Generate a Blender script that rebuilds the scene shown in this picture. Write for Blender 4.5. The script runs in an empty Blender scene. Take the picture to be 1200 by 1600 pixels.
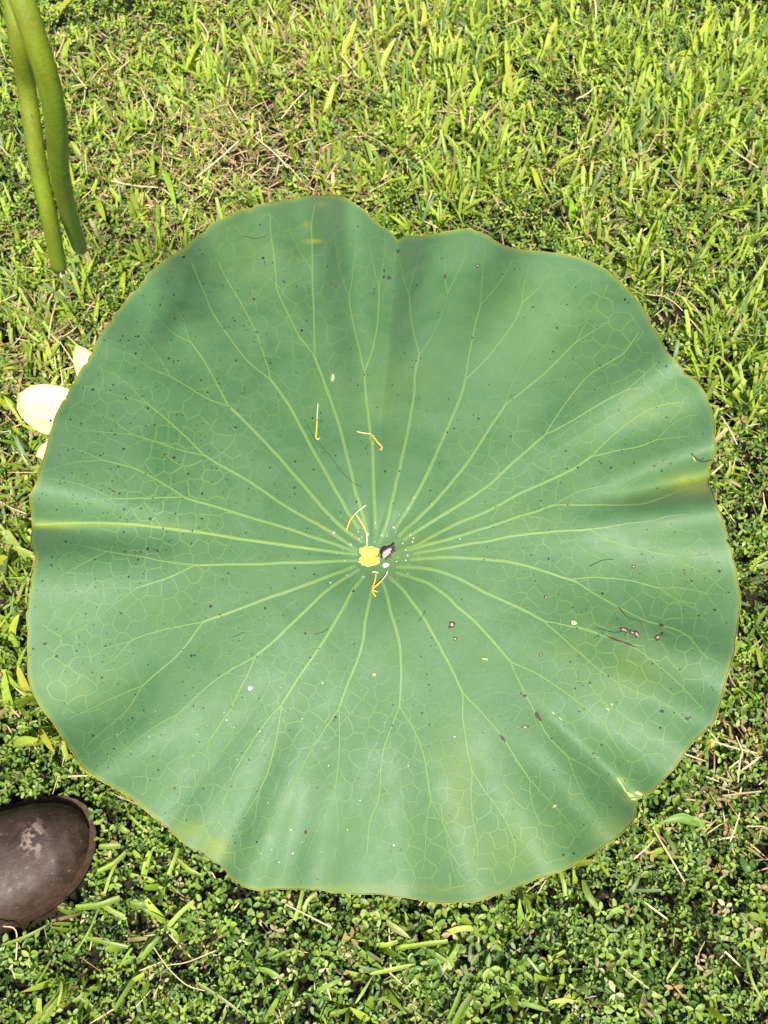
import bpy, math, random
import numpy as np
from mathutils import Vector, Matrix
rng = np.random.default_rng(7); random.seed(7)
S = bpy.context.scene
COL = S.collection
R = math.radians

# ------------------------------------------------------------------ camera, sky, sun, exposure
F = 1155.0                       # focal length in photograph pixels (1200 x 1600)
CAM_H, TILT = 0.83, R(22)
cd = bpy.data.cameras.new('camera'); cam = bpy.data.objects.new('camera', cd); COL.objects.link(cam)
cam.location = (0, 0, CAM_H); cam.rotation_euler = (TILT, 0, 0)
cd.sensor_fit = 'VERTICAL'; cd.sensor_height = 36; cd.sensor_width = 27; cd.lens = F / 1600 * 36
cd.clip_start = 0.02; cd.clip_end = 400
cd.dof.use_dof = True; cd.dof.focus_distance = 0.62; cd.dof.aperture_fstop = 12
S.camera = cam
SUN_EL, SUN_AZ = R(62), R(283)   # azimuth measured from +X towards +Y
world = bpy.data.worlds.new('World'); S.world = world; world.use_nodes = True
wn = world.node_tree.nodes; wl = world.node_tree.links
bg = wn['Background']; sky = wn.new('ShaderNodeTexSky'); sky.sky_type = 'NISHITA'; sky.sun_disc = False
sky.sun_elevation = SUN_EL; sky.sun_rotation = math.pi/2 - SUN_AZ
sky.air_density = 1.0; sky.dust_density = 3.0
wl.new(sky.outputs[0], bg.inputs[0]); bg.inputs[1].default_value = 0.085
sd = bpy.data.lights.new('sun', 'SUN'); sd.energy = 5.0; sd.angle = R(5); sd.color = (1.0, 0.94, 0.84)
so = bpy.data.objects.new('sun', sd); COL.objects.link(so); so.location = (.5, -2, 4)
sdir = Vector((math.cos(SUN_EL)*math.cos(SUN_AZ), math.cos(SUN_EL)*math.sin(SUN_AZ), math.sin(SUN_EL)))
so.rotation_euler = sdir.to_track_quat('Z', 'Y').to_euler()
S.view_settings.view_transform = 'Standard'; S.view_settings.look = 'None'
S.view_settings.exposure = 0.8; S.view_settings.gamma = 1.0

# ------------------------------------------------------------------ geometry helpers
ct, st = math.cos(TILT), math.sin(TILT)
def W(px, py, z):
    """the point at height z that the photograph shows at (px, py)"""
    px = np.asarray(px, float); py = np.asarray(py, float); z = np.asarray(z, float)
    x = (px-600)/F; y = -(py-800)/F
    dy = y*ct + st; dz = y*st - ct
    t = (z-CAM_H)/dz
    return np.stack([x*t, dy*t, CAM_H+dz*t], -1)
def proj(x, y, z):
    zz = z-CAM_H
    yc = y*ct + zz*st; zc = -y*st + zz*ct
    return 600 + F*x/(-zc), 800 - F*yc/(-zc)

def mesh_np(name, verts, faces, smooth=True, attrs=None):
    """faces: (n,k) index array or a list of such"""
    if not isinstance(faces, list): faces = [faces]
    faces = [np.asarray(f, np.int32) for f in faces if len(f)]
    me = bpy.data.meshes.new(name)
    verts = np.asarray(verts, np.float32)
    me.vertices.add(len(verts)); me.vertices.foreach_set('co', verts.ravel())
    loops = np.concatenate([f.ravel() for f in faces])
    tot = np.concatenate([np.full(len(f), f.shape[1], np.int32) for f in faces])
    start = np.concatenate([[0], np.cumsum(tot)[:-1]]).astype(np.int32)
    me.loops.add(len(loops)); me.loops.foreach_set('vertex_index', loops)
    me.polygons.add(len(tot)); me.polygons.foreach_set('loop_start', start)
    me.polygons.foreach_set('loop_total', tot)
    if smooth: me.polygons.foreach_set('use_smooth', np.ones(len(tot), bool))
    me.update(calc_edges=True); me.validate()
    for k, a in (attrs or {}).items():
        a = np.asarray(a, np.float32)
        if a.ndim == 1:
            at = me.attributes.new(k, 'FLOAT', 'POINT'); at.data.foreach_set('value', a)
        else:
            at = me.attributes.new(k, 'FLOAT_COLOR', 'POINT')
            if a.shape[1] == 3: a = np.concatenate([a, np.ones((len(a), 1), np.float32)], 1)
            at.data.foreach_set('color', a.ravel())
    return me
def link(name, me, mat, parent=None, **props):
    o = bpy.data.objects.new(name, me); COL.objects.link(o)
    if me is not None and mat is not None and not me.materials: me.materials.append(mat)
    if parent is not None: o.parent = parent
    for k, v in props.items(): o[k] = v
    return o
def thing(name, loc, label, category, group=None):
    o = link(name, None, None, label=label, category=category); o.location = loc
    o.empty_display_size = 0.02
    if group: o['group'] = group
    return o
def tag(o, label, category, group=None):
    o['label'] = label; o['category'] = category
    if group: o['group'] = group
    return o
def smooth_poly(p, step=4.0):
    """Catmull-Rom through the points (any dimension), resampled about every `step`"""
    p = np.asarray(p, float)
    if len(p) < 3:
        n = max(2, int(np.linalg.norm(p[-1]-p[0])/step)+1)
        return p[0] + (p[-1]-p[0])*np.linspace(0, 1, n)[:, None]
    q = np.concatenate([[2*p[0]-p[1]], p, [2*p[-1]-p[-2]]]); out = []
    for i in range(1, len(q)-2):
        n = max(1, int(np.linalg.norm(q[i+1]-q[i])/step))
        t = np.linspace(0, 1, n, endpoint=False)[:, None]
        a, b, c, d = q[i-1], q[i], q[i+1], q[i+2]
        out.append(.5*((2*b) + (c-a)*t + (2*a-5*b+4*c-d)*t*t + (3*b-a-3*c+d)*t**3))
    out.append(p[-1:]); return np.concatenate(out)
def tube(path, rad, seg=10, cap=True):
    """verts, faces of a tube along 3D points"""
    path = np.asarray(path, float); n = len(path)
    rad = np.broadcast_to(np.asarray(rad, float), (n,))
    T = np.gradient(path, axis=0); T /= np.linalg.norm(T, axis=1)[:, None]+1e-12
    u0 = np.cross(T[0], np.eye(3)[np.argmin(abs(T[0]))]); U = np.zeros_like(T)
    for q_ in range(n):
        u0 = u0 - T[q_]*u0.dot(T[q_]); u0 = u0/(np.linalg.norm(u0)+1e-12); U[q_] = u0
    V = np.cross(U, T)
    a = np.linspace(0, 2*np.pi, seg, endpoint=False)
    v = path[:, None, :] + rad[:, None, None]*(np.cos(a)[None, :, None]*U[:, None, :] + np.sin(a)[None, :, None]*V[:, None, :])
    v = v.reshape(-1, 3); i = np.arange(n-1)[:, None]*seg; j = np.arange(seg)[None, :]; k = (j+1) % seg
    f = np.stack([i+j, i+k, i+seg+k, i+seg+j], -1).reshape(-1, 4)
    fs = [f]
    if cap:
        v = np.concatenate([v, path[:1], path[-1:]]); b = n*seg; jj = np.arange(seg); kk = (jj+1) % seg
        fs.append(np.stack([kk, jj, np.full(seg, b)], -1))
        fs.append(np.stack([(n-1)*seg+jj, (n-1)*seg+kk, np.full(seg, b+1)], -1))
    return v, fs

# ------------------------------------------------------------------ material helpers
def new_mat(name):
    m = bpy.data.materials.new(name); m.use_nodes = True
    nt = m.node_tree; return m, nt, nt.nodes['Principled BSDF'], nt.nodes['Material Output']
def N(nt, typ, **kw):
    n = nt.nodes.new(typ)
    for k, v in kw.items(): setattr(n, k, v)
    return n
def mixc(nt, fac, a, b, blend='MIX'):
    n = nt.nodes.new('ShaderNodeMix'); n.data_type = 'RGBA'; n.blend_type = blend
    for s, v in ((n.inputs[0], fac), (n.inputs[6], a), (n.inputs[7], b)):
        if isinstance(v, (int, float)): s.default_value = v
        elif isinstance(v, tuple): s.default_value = (*v, 1) if len(v) == 3 else v
        else: nt.links.new(v, s)
    return n.outputs[2]
def ramp(nt, src, p0, p1, v0=0.0, v1=1.0):
    n = nt.nodes.new('ShaderNodeMapRange'); n.inputs[1].default_value = p0; n.inputs[2].default_value = p1
    n.inputs[3].default_value = v0; n.inputs[4].default_value = v1; n.interpolation_type = 'SMOOTHSTEP'
    nt.links.new(src, n.inputs[0]); return n.outputs[0]
def noise(nt, scale, detail=4, rough=.55, vec=None, dist=0.0):
    n = nt.nodes.new('ShaderNodeTexNoise'); n.inputs['Scale'].default_value = scale
    n.inputs['Detail'].default_value = detail; n.inputs['Roughness'].default_value = rough
    n.inputs['Distortion'].default_value = dist
    if vec is None: vec = nt.nodes.new('ShaderNodeTexCoord').outputs['Object']
    nt.links.new(vec, n.inputs['Vector']); return n.outputs[0]
def bump(nt, bsdf, h, strength, dist):
    b = nt.nodes.new('ShaderNodeBump'); b.inputs['Strength'].default_value = strength; b.inputs['Distance'].default_value = dist
    nt.links.new(h, b.inputs['Height']); nt.links.new(b.outputs[0], bsdf.inputs['Normal'])
def math_(nt, op, a, b):
    n = nt.nodes.new('ShaderNodeMath'); n.operation = op
    for s, v in ((n.inputs[0], a), (n.inputs[1], b)):
        if isinstance(v, (int, float)): s.default_value = v
        else: nt.links.new(v, s)
    return n.outputs[0]
def attr(nt, name, out='Fac'):
    n = nt.nodes.new('ShaderNodeAttribute'); n.attribute_name = name; return n.outputs[out]

def plant_mat(name, translucent=.35, rough=.45, var=60):
    """leafy material: colour of each leaf from its own attribute, light passes through"""
    m, nt, b, out = new_mat(name)
    c = attr(nt, 'col', 'Color')
    c2 = mixc(nt, ramp(nt, noise(nt, var, 2), .3, .7, .0, .35), c, (0.5, 0.5, 0.4), 'MULTIPLY')
    nt.links.new(c2, b.inputs['Base Color']); b.inputs['Roughness'].default_value = rough
    b.inputs['Specular IOR Level'].default_value = .35
    tr = N(nt, 'ShaderNodeBsdfTranslucent'); ms = N(nt, 'ShaderNodeMixShader'); ms.inputs[0].default_value = translucent
    tc = mixc(nt, 1.0, c2, (1.5, 1.45, .55), 'MULTIPLY')
    nt.links.new(tc, tr.inputs[0]); nt.links.new(b.outputs[0], ms.inputs[1]); nt.links.new(tr.outputs[0], ms.inputs[2])
    nt.links.new(ms.outputs[0], out.inputs[0]); return m
def plain_mat(name, col, rough=.6, var=.35, scale=200, spec=.4, bmp=0.0, sss=None):
    m, nt, b, out = new_mat(name)
    n = noise(nt, scale, 3)
    c = mixc(nt, ramp(nt, n, .3, .7, 0, var), col, tuple(x*.45 for x in col))
    nt.links.new(c, b.inputs['Base Color']); b.inputs['Roughness'].default_value = rough
    b.inputs['Specular IOR Level'].default_value = spec
    if bmp: bump(nt, b, n, bmp, .001)
    return m

M_grass = plant_mat('grass_leaf', .30)
M_clover = plant_mat('clover_leaf', .2, .45)
M_straw = plant_mat('dry_straw', .15, .7)

# ------------------------------------------------------------------ the ground
def ground_mat():
    m, nt, b, out = new_mat('lawn_soil')
    pos = nt.nodes.new('ShaderNodeNewGeometry').outputs['Position']
    n1 = noise(nt, 60, 6, .65, pos); n2 = noise(nt, 9, 4, .6, pos); n3 = noise(nt, 330, 3, .6, pos)
    soil = mixc(nt, ramp(nt, n1, .3, .7), (.010, .009, .005), (.030, .024, .013))
    soil = mixc(nt, ramp(nt, n3, .5, .75, 0, .5), soil, (.05, .07, .02))
    far = mixc(nt, ramp(nt, n2, .3, .7), (.05, .085, .02), (.11, .15, .04))
    far = mixc(nt, ramp(nt, n1, .45, .7, 0, .7), far, (.16, .13, .07))
    d = nt.nodes.new('ShaderNodeVectorMath'); d.operation = 'DISTANCE'; nt.links.new(pos, d.inputs[0]); d.inputs[1].default_value = (0, .55, 0)
    c = mixc(nt, ramp(nt, d.outputs['Value'], 1.2, 1.9), soil, far)
    nt.links.new(c, b.inputs['Base Color']); b.inputs['Roughness'].default_value = .95; b.inputs['Specular IOR Level'].default_value = .1
    bump(nt, b, n1, .8, .01); return m
gx = np.concatenate([[-200, -40, -8], np.linspace(-2.2, 2.2, 90), [8, 40, 200]])
gy = np.concatenate([[-200, -40, -8], np.linspace(-1.6, 2.8, 90), [8, 40, 200]])
X, Y = np.meshgrid(gx, gy)
Z = .004*np.sin(X*9+1)*np.sin(Y*7) + .003*np.sin(X*23+Y*17)
Z[(abs(X) > 2.3) | (Y > 2.9) | (Y < -1.7)] = 0
n = len(gx); idx = np.arange(len(gy)*n).reshape(len(gy), n)
gf = np.stack([idx[:-1, :-1], idx[:-1, 1:], idx[1:, 1:], idx[1:, :-1]], -1).reshape(-1, 4)
link('ground', mesh_np('ground', np.stack([X, Y, Z], -1).reshape(-1, 3), gf), ground_mat(), kind='structure')

# ------------------------------------------------------------------ the lotus leaf: outline, relief
CX, CY = 580., 868.
OUT = np.array([(50,820),(47,780),(60,745),(75,690),(90,640),(120,590),(145,545),(175,495),(210,455),(240,420),(290,385),(340,345),
 (400,322),(450,312),(500,305),(535,308),(565,325),(590,350),(615,365),(624,373),(640,370),(690,364),(735,357),(760,368),(800,388),
 (850,393),(890,400),(925,410),(960,432),(1000,472),(1012,492),(1040,545),(1065,575),(1095,605),(1112,640),(1119,680),(1114,715),
 (1106,743),(1120,785),(1135,830),(1147,880),(1156,925),(1154,965),(1147,1020),(1133,1070),(1117,1125),(1100,1145),(1080,1163),
 (1050,1205),(1020,1235),(997,1250),(993,1272),(980,1295),(940,1325),(880,1360),(840,1373),(790,1393),(745,1408),(700,1411),
 (660,1407),(590,1397),(540,1396),(490,1390),(440,1388),(405,1392),(370,1380),(340,1350),(290,1320),(250,1285),(200,1245),
 (150,1215),(125,1195),(100,1155),(75,1120),(55,1090),(45,1060),(42,1000),(43,950),(50,905),(55,870),(48,845)], float)
oc = np.concatenate([OUT, OUT[:1]])
# smooth closed outline -> radius as a function of angle
qq = np.concatenate([OUT[-2:], OUT, OUT[:2]]); sm = smooth_poly(qq, 2.0)
th = np.unwrap(np.arctan2(sm[:, 1]-CY, sm[:, 0]-CX)); rr = np.hypot(sm[:, 0]-CX, sm[:, 1]-CY)
base_t = -np.pi; tb = np.linspace(-np.pi, np.pi, 2881)
thm = (th+np.pi) % (2*np.pi)-np.pi; o_ = np.argsort(thm)
TH = np.concatenate([thm[o_]-2*np.pi, thm[o_], thm[o_]+2*np.pi]); RR = np.tile(rr[o_], 3)
RB = np.interp(tb, TH, RR)
RB = RB + np.interp(tb, np.linspace(-np.pi, np.pi, 260), rng.normal(0, .8, 260))      # slightly ragged edge
for _ in range(34):
    q = random.randrange(20, 2860); w_ = random.randrange(3, 9); RB[q-w_:q+w_+1] -= random.uniform(1, 4.0)*np.hanning(2*w_+1)
RB[-1] = RB[0]
def rad_at(t): return np.interp((t+np.pi) % (2*np.pi)-np.pi, tb, RB)
# radial folds: (rim point, half width in degrees, height at the rim in metres, where along the radius it starts)
FOLDS = [((48,818), 3.2, .016, .45), ((45,900), 6, -.006, .4), ((48,1000), 6, .004, .4), ((75,1110), 8, .013, .4), ((140,1210), 6, -.010, .45), ((250,1290), 6, .006, .4),
 ((60,745), 5, -.006, .5), ((120,590), 7, .008, .4), ((195,478), 4, .007, .55), ((235,428), 3.5, -.007, .6), ((330,350), 6, .010, .5), ((400,322), 5, -.012, .4),
 ((470,308), 4.5, .022, .32), ((540,312), 4.5, -.018, .32), ((622,370), 3.6, .018, .45), ((690,364), 5, -.005, .5), ((760,368), 5, .008, .5), ((850,393), 6, -.006, .5),
 ((950,425), 8, .009, .4), ((1050,560), 5, -.010, .45), ((1105,625), 4, .006, .5), ((1108,742), 2.6, .017, .55), ((1125,800), 4, -.008, .5), ((1150,900), 6, .006, .4),
 ((1140,1040), 4.5, -.012, .35), ((1112,1130), 5, .016, .35), ((1050,1205), 4, -.005, .5), ((1000,1250), 3, .013, .55), ((955,1318), 5, -.012, .5), ((870,1365), 6, .009, .45),
 ((745,1408), 6, -.006, .4), ((640,1405), 6, .006, .4), ((555,1397), 5, .005, .3), ((490,1392), 4.5, -.005, .3), ((435,1390), 4, .006, .3), ((395,1390), 4, -.004, .35), ((340,1350), 4, .007, .45)]
def leaf_z(px, py):
    px = np.asarray(px, float); py = np.asarray(py, float)
    t = np.arctan2(py-CY, px-CX); r = np.hypot(px-CX, py-CY); s = np.clip(r/rad_at(t), 0, 1.02)
    z = .185 - .000030*(py-CY)
    sect = lambda x0, y0, w: np.exp(-((((t-math.atan2(y0-CY, x0-CX)+np.pi) % (2*np.pi)-np.pi))/R(w))**2)
    z = z + .020*s**1.5*np.cos(t)**2 - .020*np.exp(-(s/.13)**2) - .092*s**1.35*sect(410, 400, 34) + .012*s**1.5*sect(960, 500, 36) - .030*s**1.8*sect(620, 1400, 55)
    z = z + .003*np.sin(px*.011+py*.007)*np.sin(py*.012-px*.004+1)*np.clip(s*2, 0, 1)
    for (rx, ry), wd, h, s0 in FOLDS:
        ta = math.atan2(ry-CY, rx-CX); d = (t-ta+np.pi) % (2*np.pi)-np.pi
        k = np.clip((s-s0)/(1-s0), 0, 1.05); w = R(wd)*(1.35-.35*k)
        z = z + (-1.0 if 1385 < ry < 1400 else -1.7 if ry != 1130 else 1.7)*h*k**1.5*np.exp(-(d/w)**2)
    return z
def LW(px, py, lift=0.0): return W(px, py, leaf_z(px, py)+lift)
YEL = [(1085,758,34,16,.95),(1020,775,60,14,.4),(338,1328,26,22,.55),(290,1300,30,20,.35),(395,400,70,60,.22),(600,605,60,45,.25),(985,1050,60,40,.35),(900,1020,50,40,.2),
 (960,1300,45,30,.45),(720,1240,30,90,.35),(790,1330,90,50,.3),(120,1080,50,30,.3),(70,820,60,5,.9),(150,820,120,3,.5),(850,500,120,60,.16),(1020,640,60,25,.25),(820,800,60,40,.15),
 (490,377,14,3,.9),(480,352,8,6,.5),(500,318,14,6,.45),(985,1245,14,8,.6),(970,1220,10,6,.5),(640,910,40,20,.12),(640,860,45,40,.3),(885,1360,40,20,.3),(600,1390,200,10,.25),(1060,900,50,40,.2)]
def yel_at(px, py):
    px = np.asarray(px, float); py = np.asarray(py, float); y = np.zeros(px.shape)
    for x0, y0, sx, sy, a in YEL:
        if sx*sy > 700 and sy > 12 and (x0, y0) not in ((1085, 758), (338, 1328)): a = a*.5
        y = np.maximum(y, a*np.exp(-((px-x0)/sx)**2-((py-y0)/sy)**2))
    t = np.arctan2(py-CY, px-CX); s = np.hypot(px-CX, py-CY)/rad_at(t)
    return np.maximum(y, .45*np.clip((s-.985)/.015, 0, 1))

def leaf_mat():
    m, nt, b, out = new_mat('lotus_leaf')
    tc = nt.nodes.new('ShaderNodeNewGeometry').outputs['Position']
    n1 = noise(nt, 11, 5, .6, tc, .8); n2 = noise(nt, 38, 5, .6, tc); n3 = noise(nt, 420, 3, .6, tc); n4 = noise(nt, 1500, 2, .5, tc)
    c = mixc(nt, ramp(nt, n1, .3, .7), (.045, .121, .042), (.074, .157, .069))
    c = mixc(nt, ramp(nt, n2, .35, .75, 0, .55), c, (.074, .150, .046))
    c = mixc(nt, ramp(nt, n3, .35, .75, 0, .15), c, (.092, .168, .078))
    c = mixc(nt, ramp(nt, n4, .55, .8, 0, .18), c, (.105, .178, .092))
    yel = attr(nt, 'yel'); yv = math_(nt, 'MULTIPLY', yel, ramp(nt, n2, .25, .65, .55, 1.1))
    c = mixc(nt, yv, c, (.22, .25, .018))
    v = attr(nt, 'vein'); c = mixc(nt, v, c, (.175, .285, .075))
    nt.links.new(c, b.inputs['Base Color'])
    rr_ = ramp(nt, n2, .3, .7, .52, .64); nt.links.new(rr_, b.inputs['Roughness'])
    b.inputs['Specular IOR Level'].default_value = .34
    b.inputs['Sheen Weight'].default_value = .22; b.inputs['Sheen Roughness'].default_value = .35; b.inputs['Sheen Tint'].default_value = (.75, .95, .9, 1)
    h = math_(nt, 'ADD', math_(nt, 'MULTIPLY', n3, .6), math_(nt, 'MULTIPLY', n2, 1.6)); bump(nt, b, h, .32, .0010)
    tr = N(nt, 'ShaderNodeBsdfTranslucent'); ms = N(nt, 'ShaderNodeMixShader'); ms.inputs[0].default_value = .06
    nt.links.new(c, tr.inputs[0]); nt.links.new(b.outputs[0], ms.inputs[1]); nt.links.new(tr.outputs[0], ms.inputs[2])
    nt.links.new(ms.outputs[0], out.inputs[0])
    return m
M_leaf = leaf_mat()
lc = W(CX, CY, leaf_z(CX, CY))
LEAF = thing('lotus_leaf', (float(lc[0]), float(lc[1]), 0), 'huge round green lotus leaf with radiating pale veins, held above the lawn', 'leaf')
def on_leaf(v): return np.asarray(v) - np.array([lc[0], lc[1], 0])
NT, NR = 900, 230
t_ = np.linspace(-np.pi, np.pi, NT, endpoint=False); s_ = np.linspace(0.004, 1, NR)**.85
Tg, Sg = np.meshgrid(t_, s_); Pr = rad_at(Tg)*Sg; PX = CX+Pr*np.cos(Tg); PY = CY+Pr*np.sin(Tg)
v = on_leaf(LW(PX, PY)).reshape(-1, 3); ci = len(v); v = np.concatenate([v, on_leaf(LW([CX], [CY]))])
i = np.arange(NR-1)[:, None]*NT; j = np.arange(NT)[None, :]; k = (j+1) % NT
f = np.stack([i+j, i+NT+j, i+NT+k, i+k], -1).reshape(-1, 4)[:, ::-1]
ft = np.stack([k[0], j[0], np.full(NT, ci)], -1)[:, ::-1]
ya = np.concatenate([yel_at(PX, PY).ravel(), [.5]])
# faces wound so that the upper side is the front
link('blade', mesh_np('blade', v, [f[:, ::-1], ft[:, ::-1]], True, {'yel': ya, 'vein': np.zeros(len(v))}), M_leaf, LEAF)
bl = bpy.data.objects['blade']
if bl.data.polygons[1000].normal.z < 0: bl.data.flip_normals()
# rim
tt = np.linspace(-np.pi, np.pi, 1100); rp = rad_at(tt)
rv, rf = tube(on_leaf(LW(CX+rp*np.cos(tt), CY+rp*np.sin(tt))), .0005, 6, False)
link('rim', mesh_np('rim', rv, rf), plain_mat('leaf_rim', (.27, .27, .045), .6, 1.0, 60), LEAF)
# stalk that carries the leaf
sp = smooth_poly([(0, 0, float(lc[2])-.003), (.004, .006, .14), (-.012, .02, .07), (-.02, .035, -.01)], .01)
sv, sf = tube(sp, np.linspace(.0052, .0065, len(sp)), 12)
M_stem = None

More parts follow.
